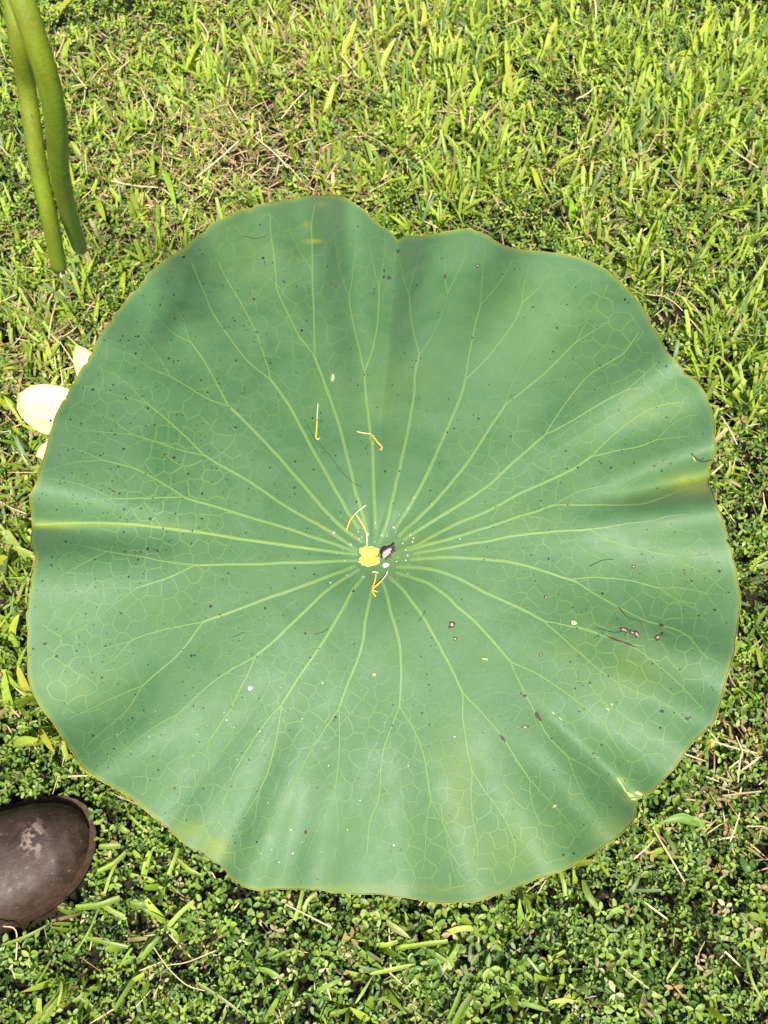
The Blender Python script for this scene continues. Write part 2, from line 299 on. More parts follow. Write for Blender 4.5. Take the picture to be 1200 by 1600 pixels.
# ------------------------------------------------------------------ veins, traced branch by branch
ZO = {'C': (420, 600, 1/3.529), 'L': (0, 400, 1/3), 'T': (400, 300, 1/3), 'R': (800, 400, 1/3), 'A': (0, 800, 1/3), 'B': (200, 900, 1/3), 'D': (600, 900, 1/3), 'E': (800, 850, 1/3)}
def PZ(txt):
    out = []; z = None
    for w in txt.split():
        if w in ZO: z = ZO[w]; continue
        a, b_ = w.split(','); out.append((z[0]+float(a)*z[2], z[1]+float(b_)*z[2]))
    return out
VEINS = [  # each entry: main vein, then its branches; a leading number is the width in pixels
 ["3.4 C 490,940 0,875 L 900,1290 600,1258 400,1252 150,1258"],
 ["3.6 C 480,920 300,860 150,810 0,765 L 1080,1195 860,1130", "3 L 860,1130 780,1075 640,1000 480,955", "1.8 L 480,955 330,890 280,880", "1.8 L 480,955 330,970 200,1010",
  "2.6 L 860,1130 720,1133 530,1135", "1.8 L 530,1135 390,1075 230,1040", "1.8 L 530,1135 400,1158 270,1150"],
 ["3.8 C 490,920 440,880 300,790 120,690 L 1200,1075 1150,1045 960,935", "3 L 960,935 820,800 690,690", "1.8 L 690,690 600,600 500,520 450,480", "1.8 L 690,690 620,670 500,635 430,600",
  "2.2 L 960,935 850,910 730,870 620,835", "1.7 L 620,835 530,770 400,715 340,690", "1.6 L 620,835 500,825 400,810 330,790"],
 ["4.2 C 520,870 430,810 350,740 210,580 L 1200,825 1075,705", "2.8 L 1075,705 1010,590 950,480 890,400", "1.8 L 890,400 850,280 790,200", "1.8 L 890,400 800,350 700,250 650,220",
  "2.2 L 1075,705 970,665 800,565", "1.7 L 800,565 730,450 650,360 600,300", "1.7 L 800,565 700,520 600,455 520,430"],
 ["4 C 500,800 430,690 330,520 180,240 T 150,990 70,880", "2.4 T 70,880 40,770 0,660 L 1150,260 1060,100 1020,20", "2.4 T 70,880 30,850 -40,790 L 1090,400 1000,270 960,180 900,30"],
 ["4 C 545,830 510,700 470,560 400,270 T 330,920 275,770", "3 T 275,770 272,600 265,400 262,250 260,150 275,60", "2 T 262,370 200,270 155,160 160,100", "2.3 T 275,770 200,670 150,570 100,460 90,360 70,200 65,100"],
 ["4 C 585,800 578,560 570,300 T 545,1190 520,1000 508,850", "2.8 T 508,850 480,720 450,600 437,490", "2 T 437,490 460,330 480,160 490,110", "2 T 437,490 400,390 375,260 365,150 340,80",
  "2.8 T 508,850 555,710 575,560 578,450", "2 T 578,450 600,300 605,180", "2 T 578,450 545,320 530,190"],
 ["4 C 620,840 650,760 690,600 T 695,1190 735,980 745,850 765,760", "2.6 T 765,760 735,650 715,480", "2 T 715,480 690,400 665,280 655,220", "2 T 715,480 740,380 765,300 765,250",
  "2 T 765,760 820,680 870,570 895,480", "2 T 895,480 885,390 878,290", "2 T 895,480 930,410 980,290 975,200"],
 ["4 C 690,800 740,730 830,580 T 860,1190 960,950 980,880", "3 T 980,880 1010,700 1050,530", "2 T 1050,530 1060,400 1070,260 1065,220", "2 T 1050,530 1120,450 1180,360 1210,280",
  "2.2 T 980,880 1070,790 1150,690 R 20,290 45,220", "2 R 45,220 60,110 85,30", "2 R 45,220 120,150 180,70 215,50"],
 ["4 C 710,840 800,760 930,630 1080,450 T 1080,1130 1170,990", "1.6 T 1170,990 R 0,600 60,480 130,360 210,240", "3 T 1170,990 R 0,670 140,560 300,400", "1.9 R 300,400 360,280 400,200", "1.9 R 300,400 400,340 480,290"],
 ["3.8 C 740,860 880,770 1040,670 1200,565 R 0,970 150,840", "2.6 R 150,840 250,690 330,590 400,530 520,455 590,360", "2.6 R 150,840 300,760 430,680 540,625", "1.9 R 540,625 620,550 690,490", "1.9 R 540,625 640,605 760,575"],
 ["3.8 C 750,910 830,880 990,790 1200,700 R 0,1130 150,1060 280,1000 370,940", "2.2 R 370,940 450,860 560,770 680,705 800,685", "2.4 R 370,940 480,915 600,890 680,860", "1.8 R 680,860 760,780 850,740", "1.8 R 680,860 760,850 840,840"],
 ["3.6 C 760,915 830,895 1000,850 1200,790 R 0,1230 100,1200 200,1165", "2 R 200,1165 300,1110 430,1075 540,1055 650,1000 750,960 840,890", "2.8 R 200,1165 400,1165 560,1165 640,1155 760,1110 880,1070 915,1045"],
 ["3.4 C 800,935 960,905 1200,865 R 0,1310 150,1295 370,1280", "2.6 R 370,1280 500,1260 660,1240", "1.9 R 660,1240 750,1215 890,1210", "1.9 R 660,1240 760,1280 880,1300", "2.4 R 370,1280 450,1330 600,1375 750,1405", "1.8 E 750,55 850,110 950,140", "1.8 E 750,55 850,55 920,45"],
 ["3.8 C 780,968 950,955 1200,965 E 0,85 150,125 300,175", "2.4 E 280,162 400,155 550,170 690,205", "1.8 E 690,205 800,205 950,235", "1.8 E 690,205 790,270 920,325", "2.8 E 300,175 400,240 500,295 620,355 700,380 800,415 850,460 920,540"],
 ["4 C 700,1005 850,1015 1000,1050 D 480,78 620,140 750,210", "2.4 D 750,210 880,235 1000,265 E 300,385 430,430 580,490 700,580 800,670 900,780", "2.4 D 750,210 850,300 950,390 1050,470 1200,550 E 720,750 820,840"],
 ["4 C 700,1035 900,1110 D 387,180 490,280 590,400", "2.8 D 590,400 640,510 710,640 770,750 860,845", "2 D 860,845 900,950 970,1100 1000,1200", "1.8 D 860,845 980,910 1080,1000 1150,1080",
  "2.6 D 590,400 720,460 850,545 1010,670", "1.9 D 1010,670 1080,780 1180,930", "1.9 D 1010,670 1100,700 1200,750 1300,830"],
 ["4 C 660,1060 760,1160 D 180,190 250,310 320,440 368,545", "3 D 368,545 370,680 390,810 412,915", "2.2 D 412,915 408,1060 425,1180 440,1260 435,1380", "2.2 D 412,915 470,1000 550,1110 612,1250 605,1370",
  "2.8 D 368,545 460,640 550,750 620,860 680,950", "2 D 680,950 690,1060 740,1210 748,1320", "2 D 680,950 760,1040 850,1140 920,1230"],
 ["3.8 C 620,1080 645,1140 D 30,170 70,300 80,450 72,610", "2.6 D 72,610 30,720 B 1190,850 1175,1040 1135,1150 1120,1300", "1.8 B 1120,1300 1085,1380", "1.8 B 1120,1300 1150,1400", "1.6 D -10,1040 30,1220 50,1380",
  "2.8 D 72,610 150,740 190,860 218,1040", "2.1 D 218,1040 200,1140 185,1340 150,1430", "2 D 218,1040 280,1180 320,1370 350,1450"],
 ["3.8 C 575,1110 560,1170 B 1115,200 1090,350 1040,480 990,615", "2.6 B 990,615 920,720 850,830 795,935", "1.9 B 795,935 720,1060 650,1200 620,1320 595,1450", "1.9 B 795,935 780,1080 740,1250 720,1400",
  "2.6 B 990,615 992,760 985,880 970,1010", "2 B 970,1010 920,1110 860,1240 820,1340", "2 B 970,1010 985,1150 975,1300 965,1360"],
 ["3.8 C 525,1060 460,1140 B 1000,160 920,300 830,430 720,600", "2.4 B 720,600 640,690 560,810 485,940", "1.8 B 485,940 400,1050 300,1180", "1.8 B 485,940 450,1080 390,1190", "2.6 B 720,605 700,740 660,900 610,1020", "1.9 B 610,1020 540,1130 480,1240", "1.8 B 610,1020 595,1130 580,1220"],
 ["4 C 500,1020 330,1130 B 760,230 600,375", "2.4 B 600,375 480,440 370,520 240,640", "1.9 B 240,640 100,720 0,800 -60,850", "1.9 B 240,640 150,790 80,920 60,980", "2.8 B 600,375 540,500 470,640 385,765", "2 B 385,765 250,880 150,1010", "2 B 385,765 350,900 310,1000 260,1090"],
 ["4 C 480,1000 220,1100 B 660,100 500,160 350,215", "2.2 B 350,215 240,235 100,270 A 610,605", "1.8 A 610,605 480,640 330,685 260,720", "1.8 A 610,605 530,690 420,760 330,830", "2.8 B 350,215 250,350 150,440 65,515", "1.9 A 665,815 550,860 400,930 320,970", "2.1 A 665,815 600,920 500,1010 430,1070 390,1130"],
 ["3.6 C 490,970 250,980 A 1200,242 1050,245 910,248", "2.4 A 910,248 780,230 640,205 500,185", "1.8 A 500,185 380,155 280,150", "1.8 A 500,185 400,235 330,270 250,310", "2.8 A 910,248 780,310 640,355", "2 A 640,355 540,430 430,510 320,570 200,650", "2 A 620,357 510,355 430,370 350,410 250,460 190,500"],
]
def ribbon(pts, w, stg, hgt):
    """raised strip lying on the leaf; pts (n,2) px, w width px, stg strength per point"""
    pts = np.asarray(pts); n = len(pts)
    T = np.gradient(pts, axis=0); T /= np.linalg.norm(T, axis=1)[:, None]+1e-9
    P = np.stack([-T[:, 1], T[:, 0]], 1); w = np.broadcast_to(w, (n,)); stg = np.broadcast_to(stg, (n,))
    cols = []; vv = []
    for o, h, q in ((-.5, .00008, 0), (-.22, hgt*.8, .9), (.22, hgt*.8, .9), (.5, .00008, 0)):
        p = pts + P*(w*o)[:, None]; cols.append((p, h, q))
    V = np.stack([on_leaf(LW(p[:, 0], p[:, 1], h)) for p, h, q in cols], 1).reshape(-1, 3)
    A = np.stack([stg*q for p, h, q in cols], 1).ravel()
    Yl = np.stack([yel_at(p[:, 0], p[:, 1]) for p, h, q in cols], 1).ravel()
    i = np.arange(n-1)[:, None]*4; j = np.arange(3)[None, :]
    Fc = np.stack([i+j, i+j+1, i+4+j+1, i+4+j], -1).reshape(-1, 4)
    return V, Fc, A, Yl
OCC = np.zeros((1600, 1200), bool); allp = []
def inside(px, py, lim=.985):
    return math.hypot(px-CX, py-CY) < lim*float(rad_at(math.atan2(py-CY, px-CX)))
for vi, ent in enumerate(VEINS):
    Vs, Fs, As, Ys = [], [], [], []; off = 0
    for bi, txt in enumerate(ent):
        w0, rest = txt.split(' ', 1); w0 = float(w0); p = smooth_poly(PZ(rest), 3.0)
        kk = np.array([inside(a, b_, .99) for a, b_ in p]); p = p[kk]
        if len(p) < 3: continue
        p = p + np.stack([np.interp(np.arange(len(p)), np.arange(0, len(p)+12, 6), rng.normal(0, .35, len(np.arange(0, len(p)+12, 6)))) for _ in (0, 1)], 1)
        u = np.linspace(0, 1, len(p)); term = w0 < 2.15
        wd = w0*(1.45-.45*u) if bi == 0 else w0*(1-.25*u)
        sg = np.full(len(p), .72 if bi == 0 else (.62 if w0 > 2.15 else .48))
        if bi == 0: sg = sg*np.clip(.6+u*2.5, 0, 1)
        if term: sg = sg*(1-.75*u)
        d = np.hypot(p[:, 0]-690, p[:, 1]-600); sg = sg*(1-.3*np.exp(-(d/170)**2))
        if vi == 0: sg = np.clip(sg+.25, 0, 1)
        V_, F_, A_, Y_ = ribbon(p, wd*1.25, sg, .00045 if bi == 0 else .00032)
        if vi == 0: Y_ = np.maximum(Y_, np.repeat(np.clip(.55*u, 0, .6), 4))
        Vs.append(V_); Fs.append(F_+off); As.append(A_); Ys.append(Y_); off += len(V_)
        allp.append((p, w0))
        ix = np.clip(p.astype(int), 0, [1199, 1599]); OCC[ix[:, 1], ix[:, 0]] = True
        q = (p[1:]+p[:-1])/2; ix = np.clip(q.astype(int), 0, [1199, 1599]); OCC[ix[:, 1], ix[:, 0]] = True
    link('vein', mesh_np('vein', np.concatenate(Vs), np.concatenate(Fs), True, {'vein': np.concatenate(As), 'yel': np.concatenate(Ys)}), M_leaf, LEAF)
# fine closed net of cross veins: Voronoi cells between scattered points
from mathutils.geometry import delaunay_2d_cdt
seed_p = []; cell = {}; GS = 17.0
for _ in range(60000):
    x, y = random.uniform(30, 1165), random.uniform(295, 1420)
    if not inside(x, y, 1.04): continue
    r0 = math.hypot(x-CX, y-CY)
    if r0 < 60: continue
    md = GS*(.85+.35*min(1, r0/400)); gi, gj = int(x/20), int(y/20); ok = True
    for a in (-1, 0, 1):
        for b_ in (-1, 0, 1):
            for q in cell.get((gi+a, gj+b_), ()):
                if (q[0]-x)**2+(q[1]-y)**2 < md*md: ok = False
    if ok: cell.setdefault((gi, gj), []).append((x, y)); seed_p.append((x, y))
vs_, _, fs_, *_r = delaunay_2d_cdt([Vector(q) for q in seed_p], [], [], 0, 1e-4)
cc = []; edge = {}
for fi, f_ in enumerate(fs_):
    (ax, ay), (bx, by), (qx, qy) = [vs_[q] for q in f_]
    dd = 2*(ax*(by-qy)+bx*(qy-ay)+qx*(ay-by))
    if abs(dd) < 1e-6: cc.append((ax, ay)); continue
    a2, b2, q2 = ax*ax+ay*ay, bx*bx+by*by, qx*qx+qy*qy
    cc.append(((a2*(by-qy)+b2*(qy-ay)+q2*(ay-by))/dd, (a2*(qx-bx)+b2*(ax-qx)+q2*(bx-ax))/dd))
    for a, b_ in ((0, 1), (1, 2), (2, 0)): edge.setdefault(tuple(sorted((f_[a], f_[b_]))), []).append(fi)
Vs, Fs, As, Ys = [], [], [], []; off = 0
nz1, nz2 = random.uniform(0, 9), random.uniform(0, 9)
for (a, b_), fl in edge.items():
    if len(fl) != 2: continue
    p0, p1 = np.array(cc[fl[0]]), np.array(cc[fl[1]]); L_ = np.linalg.norm(p1-p0)
    if L_ < 1.5 or L_ > 60 or not (inside(*p0, .975) and inside(*p1, .975)): continue
    if random.random() < .06: continue
    mid = (p0+p1)/2+np.array([-(p1-p0)[1], (p1-p0)[0]])*random.uniform(-.16, .16)
    u = np.linspace(0, 1, max(3, int(L_/5)+2))[:, None]; p = p0*(1-u)**2+2*mid*u*(1-u)+p1*u*u
    x, y = mid; r0 = math.hypot(x-CX, y-CY)
    sg = (.22+.24*random.random())*min(1, max(0, (r0-70)/200))*(1-.75*math.exp(-((x-650)/260)**2-((y-530)/230)**2))
    sg *= .75+.5*math.sin(x*.013+nz1)*math.sin(y*.011+nz2)
    V_, F_, A_, Y_ = ribbon(p, 2.5, sg, .00006)
    Vs.append(V_); Fs.append(F_+off); As.append(A_); Ys.append(Y_); off += len(V_)
link('vein_network', mesh_np('vein_network', np.concatenate(Vs), np.concatenate(Fs), True, {'vein': np.concatenate(As), 'yel': np.concatenate(Ys)}), M_leaf, LEAF, kind='stuff')

# ------------------------------------------------------------------ marks on the leaf
def blob_fan(px, py, rx, ry, rot=0, n=9, jag=.25, lift=.0002, dome=.0003):
    a = np.linspace(0, 2*np.pi, n, endpoint=False); r_ = 1+rng.uniform(-jag, jag, n)
    x = rx*r_*np.cos(a); y = ry*r_*np.sin(a); c_, s__ = math.cos(rot), math.sin(rot)
    X_ = px+x*c_-y*s__; Y_ = py+x*s__+y*c_
    V_ = np.concatenate([on_leaf(LW(X_, Y_, lift)), on_leaf(LW([px], [py], lift+dome))])
    j = np.arange(n); Fc = np.stack([j, (j+1) % n, np.full(n, n)], -1)[:, ::-1]
    return V_, Fc
def scatter(name, items, mat, parent=LEAF, **props):
    Vs, Fs = [], []; off = 0
    for it in items:
        V_, F_ = blob_fan(*it); Vs.append(V_); Fs.append(F_+off); off += len(V_)
    return link(name, mesh_np(name, np.concatenate(Vs), np.concatenate(Fs), True), mat, parent, **props)
M_dark = plain_mat('dark_speck', (.018, .014, .012), .6)
M_brown = plain_mat('brown_scar', (.055, .028, .022), .7)
M_pale = plain_mat('pale_speck', (.60, .58, .54), .5)
M_cream = plain_mat('dry_tissue', (.36, .29, .21), .7)
M_yellow = plain_mat('leaf_heart', (.74, .64, .075), .6, .45, 420, bmp=.3)
items = []
while len(items) < 1000:
    t0 = random.uniform(-math.pi, math.pi); s0 = math.sqrt(random.uniform(.006, .97)); r0 = s0*float(rad_at(t0))
    x, y = CX+r0*math.cos(t0), CY+r0*math.sin(t0)
    dens = .18 + .82*math.exp(-((x-190)/220)**2-((y-700)/300)**2) + .15*(x > 850 and y > 700) - .10*(x > 450 and y > 1150)
    if random.random() < dens:
        q = min(2.6, .75*math.exp(random.gauss(0, .42))+.25)
        items.append((x, y, q*random.uniform(.8, 1.3), q, random.uniform(0, 3), 6, .3, .0004, .0001))
        if random.random() < .2:
            items.append((x+random.gauss(0, 9), y+random.gauss(0, 9), q*.7, q*.6, 0, 6, .3, .0004, .0001))
scatter('dark_speckle', items, M_dark, kind='stuff')
wh = []
for _ in range(85):
    x, y = random.gauss(440, 130), random.gauss(1200, 95)
    if inside(x, y, .97): q = .6*math.exp(random.gauss(0, .5)); wh.append((x, y, q, q, 0, 6, .2, .0004, .0006))
for _ in range(45):
    a = random.uniform(0, 6.28); r0 = abs(random.gauss(0, 38))+16; x, y = CX+25+r0*math.cos(a)*1.2, CY-18+r0*math.sin(a)*.8
    q = .55*math.exp(random.gauss(0, .45)); wh.append((x, y, q, q, 0, 6, .2, .0004, .0006))
for x, y, q in [(588,765,2.2),(688,790,4),(622,832,2.4),(650,838,2.2),(797,850,3),(793,870,3),(755,915,2.6),(765,945,3.6),(755,972,2.8),(705,978,2.6),(452,885,3.6),(498,855,2.2),(493,815,2.4),(800,625,2.6),(768,685,2),(897,662,2),(545,830,4.2),(700,815,2),(373,935,1.6),(420,972,1.8),(430,1052,2),(520,1062,2.6)]:
    wh.append((420+x/3.529, 600+y/3.529, q*.45, q*.40, random.uniform(0, 3), 8, .2, .0004, .0011))
scatter('pale_speckle', wh, M_pale, kind='stuff')
# scars: torn or dried spots, dark rim with a pale core
SC = [(706,976,5,6,.4,1),(820,1136,5.5,2.4,0,1),(841,1120,7.5,3,1.0,0),(786,1154,6,2,.9,0),(975,984,7,4,.3,1),(988,988,4.5,3,.4,1),(995,991,3.5,6,-.4,1),(963,1000,14,1.7,.35,0),(980,1006,12,2.0,.35,0),
 (1028,996,4.2,4.5,.7,1),(1034,977,5,2,.2,0),(1034,990,2.5,3,.5,0),(853,933,2.6,2.6,0,1),(524,1121,3,2.6,0,0),(711,998,3,2.6,0,1),(845,1023,3.4,1.6,0,1),(622,393,2.2,3.4,0,0),(695,432,1.6,4.5,.1,0),(608,434,3,2.4,0,0),
 (746,415,3,3,.2,1),(1074,1123,2.6,2,0,0),(1108,1137,2.6,2,0,0),(316,1336,3.2,3,0,0),(236,1296,2.2,2,0,0),(478,1301,2.2,3.4,0,0),(70,1006,3.2,1.8,0,0),(79,657,2,2,0,0),(990,885,3,2.4,0,1),(600,433,2,2,0,0)]
for x, y, rx, ry, ro, core in SC:
    V_, F_ = blob_fan(x, y, rx, ry, ro, 11, .35, .0005, .0002)
    o = link('scar', mesh_np('scar', V_, F_), M_brown, LEAF)
    if core:
        V_, F_ = blob_fan(x, y, rx*.55, ry*.5, ro, 8, .3, .0008, .0002); link('core', mesh_np('core', V_, F_), M_cream, o)
# scratched pale tissue near the folded edge
for x, y, rx, ry, ro in [(968,1221,7,1.2,1.0),(975,1232,8,1.4,1.0),(985,1242,7,3,.8),(998,1240,6,2.2,.5),(990,1249,5,2,0),(866,1260,3.5,1.8,-.4),(950,1108,3,.9,.7),(956,1101,3,.9,.9),(864,1114,4,.8,.8),(876,1123,4.5,.8,.7),(1085,718,5,.8,1.1),(896,973,5,2.6,.2),(758,1030,4,2,0),(520,592,3,6,.1)]:
    V_, F_ = blob_fan(x, y, rx, ry, ro, 9, .4, .0004, .0001); link('scratch', mesh_np('scratch', V_, F_), plain_mat('scratched_tissue', (.36, .46, .18), .7), LEAF)
# split at the right edge: thin dark crack
V_, F_, A_, Y_ = ribbon(smooth_poly([(1080,708),(1090,718),(1100,721),(1112,718)], 3), 2.2, 0, .0005); link('crack', mesh_np('crack', V_, F_), M_brown, LEAF)
# two-lobed yellow heart
for sg_, cy_, ry_ in ((-1, 862, 8.6), (1, 876, 8.6)):
    n = 30; a = np.linspace(0, 2*np.pi, n, endpoint=False)
    sca = 1+.07*np.sin(a*9)+rng.uniform(-.09, .09, n); x = 577+16.5*np.cos(a)*sca; y = cy_+ry_*np.sin(a)*sca
    if sg_ < 0: y = np.minimum(y, 868.6)
    else: y = np.maximum(y, 869.2)
    V_ = np.concatenate([on_leaf(LW(x, y, .0004)), on_leaf(LW([577], [cy_], .0009))]); j = np.arange(n)
    link('heart_lobe', mesh_np('heart_lobe', V_, np.stack([j, (j+1) % n, np.full(n, n)], -1)[:, ::-1]), M_yellow, LEAF)

# ------------------------------------------------------------------ things lying on the leaf
def leaf_path(txt, lift, step=2.5): 
    p = smooth_poly(PZ(txt), step); return p, LW(p[:, 0], p[:, 1], lift)
M_fil = plain_mat('stamen_filament', (.66, .56, .34), .5, .2)
M_ant = plain_mat('stamen_anther', (.66, .44, .06), .5, .35, 900)
def stamen(label, fil, ant, fl=.0016, al=.0020):
    pf, wf = leaf_path(fil, fl); pa, wa = leaf_path(ant, al); o3 = wf[0]
    t = thing('fallen_stamen', tuple(o3), label, 'stamen', 'fallen stamens on the leaf')
    v1, f1 = tube(wf-o3, np.linspace(.0006, .0005, len(wf)), 7); link('filament', mesh_np('filament', v1, f1), M_fil, t)
    r_ = .0006+.0003*np.sin(np.linspace(.2, 3.0, len(wa))); v1, f1 = tube(wa-o3, r_, 7); link('anther', mesh_np('anther', v1, f1), M_ant, t)
stamen('straight yellow stamen with a hooked lower end, lying by a dark hair', 'C 272,105 268,150 266,195', 'C 266,195 263,250 260,290 268,306 283,297')
stamen('bent stamen, pale arm level and yellow arm curling into a hook', 'C 485,262 520,270 565,275', 'C 565,275 595,315 625,350 620,364 606,354')
stamen('curved thin stamen lying over another just above the yellow heart', 'C 535,668 500,695 470,720', 'C 470,720 447,755 437,780 427,808', .0028, .0026)
stamen('stamen with pale end touching the yellow heart from above', 'C 540,890 541,840 534,808', 'C 534,808 512,765 478,715')
stamen('thick yellow stamen with white cap below the yellow heart', 'C 570,1036 590,1036 605,1040', 'C 592,1040 585,1085 570,1135 590,1172')
stamen('slanting stamen crossing the thick one below the yellow heart', 'C 655,1030 645,1055 625,1080', 'C 625,1080 600,1105 572,1132 602,1146', .0030, .0032)
M_hair = plain_mat('dark_hair', (.05, .035, .025), .6)
M_lhair = plain_mat('pale_hair', (.35, .22, .11), .6)
for lab, txt, r_, m_ in [('long dark hair slanting from the straight stamen toward the heart', 'C 212,228 260,310 330,385 400,480 465,545 512,568', .00035, M_hair),
  ('fine brown hair ending in a white drop beside the yellow heart', 'C 215,670 270,760 350,825 440,885', .0003, M_lhair),
  ('dark hair along a vein near the torn spots', 'E 500,295 545,345 625,368', .0005, M_hair), ('short curved brown hair above the torn spots', 'E 365,105 420,78 475,72', .0003, M_hair),
  ('fine hair ending in the pale torn spots', 'E 395,393 480,415 530,405', .00035, M_hair), ('short dark hair near the top rim of the leaf', 'T -65,205 0,217 45,207', .0004, M_hair),
  ('short hair crossing a vein right of the heart', 'D 160,215 180,190 195,160', .00025, M_hair), ('short dark hair left of the white crumb', 'B 490,288 520,275 545,262', .00025, M_hair),
  ('short dark hair on the vein below the heart', 'B 870,275 910,265 940,245', .0003, M_hair)]:
    p, w_ = leaf_path(txt, .0009, 3); v1, f1 = tube(w_-w_[0], r_*.6, 5); o = link('hair_strand', mesh_np('hair_strand', v1, f1), m_); o.location = tuple(w_[0]); tag(o, lab, 'hair')
def crumb(name, label, cat, px, py, r_, mat, flat=.6, jag=.12, tail=None):
    n, mrow = 12, 5; vv = []
    for a in np.linspace(.0, math.pi/2, mrow):
        for b_ in np.linspace(0, 2*math.pi, n, endpoint=False):
            q = r_*math.cos(a)*(1+random.uniform(-jag, jag)); d = 0
            if tail is not None: q *= 1+.75*max(0, math.cos(b_-tail))**8
            vv.append((q*math.cos(b_), q*math.sin(b_), r_*flat*math.sin(a)))
    i = np.arange(mrow-1)[:, None]*n; j = np.arange(n)[None, :]; k = (j+1) % n
    Fc = np.stack([i+j, i+k, i+n+k, i+n+j], -1).reshape(-1, 4)
    o = link(name, mesh_np(name, vv, Fc), mat); o.location = tuple(LW(px, py, .0003)); return tag(o, label, cat)
crumb('white_crumb', 'round white crumb lying alone on the leaf between two veins', 'crumb', 391, 1075, .0022, M_pale, .7, .04)
crumb('yellow_crumb', 'tiny pale yellow crumb on the leaf below the heart', 'crumb', 584.5, 1054, .0014, plain_mat('yellow_crumb', (.55, .55, .2), .6), .5)
crumb('petal_scrap', 'white pointed scrap touching the yellow heart', 'scrap', 602, 883, .0026, M_pale, .5, .06, 0.1)
# dark wilted scrap by the heart
sc0 = LW(606, 862, .0004); scr = thing('wilted_scrap', tuple(sc0), 'charred looking dark scrap with pale middle beside the yellow heart', 'scrap')
def scrap_mesh(px, py, rx, ry, rot, jag, h, n=22):
    a = np.linspace(0, 2*np.pi, n, endpoint=False); q = 1+rng.uniform(-jag, jag, n); rings = []
    for m_, hh in ((1, .0002), (.7, h), (.35, h*.7)):
        x = rx*q*m_*np.cos(a); y = ry*q*m_*np.sin(a)
        X_ = px+x*math.cos(rot)-y*math.sin(rot); Y_ = py+x*math.sin(rot)+y*math.cos(rot)
        rings.append(LW(X_, Y_, .0003+hh*(1+rng.uniform(-.5, .5, n)))-sc0)
    V_ = np.concatenate(rings+[LW([px], [py], h*.5)-sc0]); j = np.arange(n); k = (j+1) % n
    fs = [np.stack([i_*n+k, i_*n+j, (i_+1)*n+j, (i_+1)*n+k], -1) for i_ in range(2)]
    return V_, [np.concatenate(fs), np.stack([2*n+k, 2*n+j, np.full(n, 3*n)], -1)]
V_, fs = scrap_mesh(607, 860, 14, 9, -.9, .42, .0016); link('scrap_rim', mesh_np('scrap_rim', V_, fs), M_dark, scr)
V_, fs = scrap_mesh(604, 864, 9.5, 5.5, -.8, .25, .0028); link('scrap_middle', mesh_np('scrap_middle', V_, fs), plain_mat('scrap_pale', (.42, .33, .30), .6, .6, 700), scr)

# ------------------------------------------------------------------ lotus stems hanging into the picture
def stem_mat():
    m, nt, b, out = new_mat('lotus_stem')
    pos = nt.nodes.new('ShaderNodeTexCoord').outputs['Object']
    mp = nt.nodes.new('ShaderNodeMapping'); mp.inputs['Scale'].default_value = (1, 1, .12); nt.links.new(pos, mp.inputs[0])
    n1 = noise(nt, 300, 4, .6, mp.outputs[0]); n2 = noise(nt, 25, 3, .5, pos); n3 = noise(nt, 700, 2, .5, pos)
    c = mixc(nt, ramp(nt, n1, .3, .7), (.130, .190, .010), (.175, .245, .016)); c = mixc(nt, ramp(nt, n2, .35, .7, 0, .6), c, (.13, .125, .007))
    c = mixc(nt, ramp(nt, n3, .68, .74, 0, .7), c, (.06, .04, .012))
    nt.links.new(c, b.inputs['Base Color']); b.inputs['Roughness'].default_value = .45; bump(nt, b, n3, .35, .0008); return m
M_stem = stem_mat()
link('stalk', mesh_np('stalk', sv, sf), M_stem, LEAF)
M_cut = plain_mat('cut_fibre', (.75, .68, .55), .7)
def WD(px, py, depth):
    x = (px-600)/F; y = -(py-800)/F
    return np.array([x*depth, (y*ct+st)*depth, CAM_H+(y*st-ct)*depth])
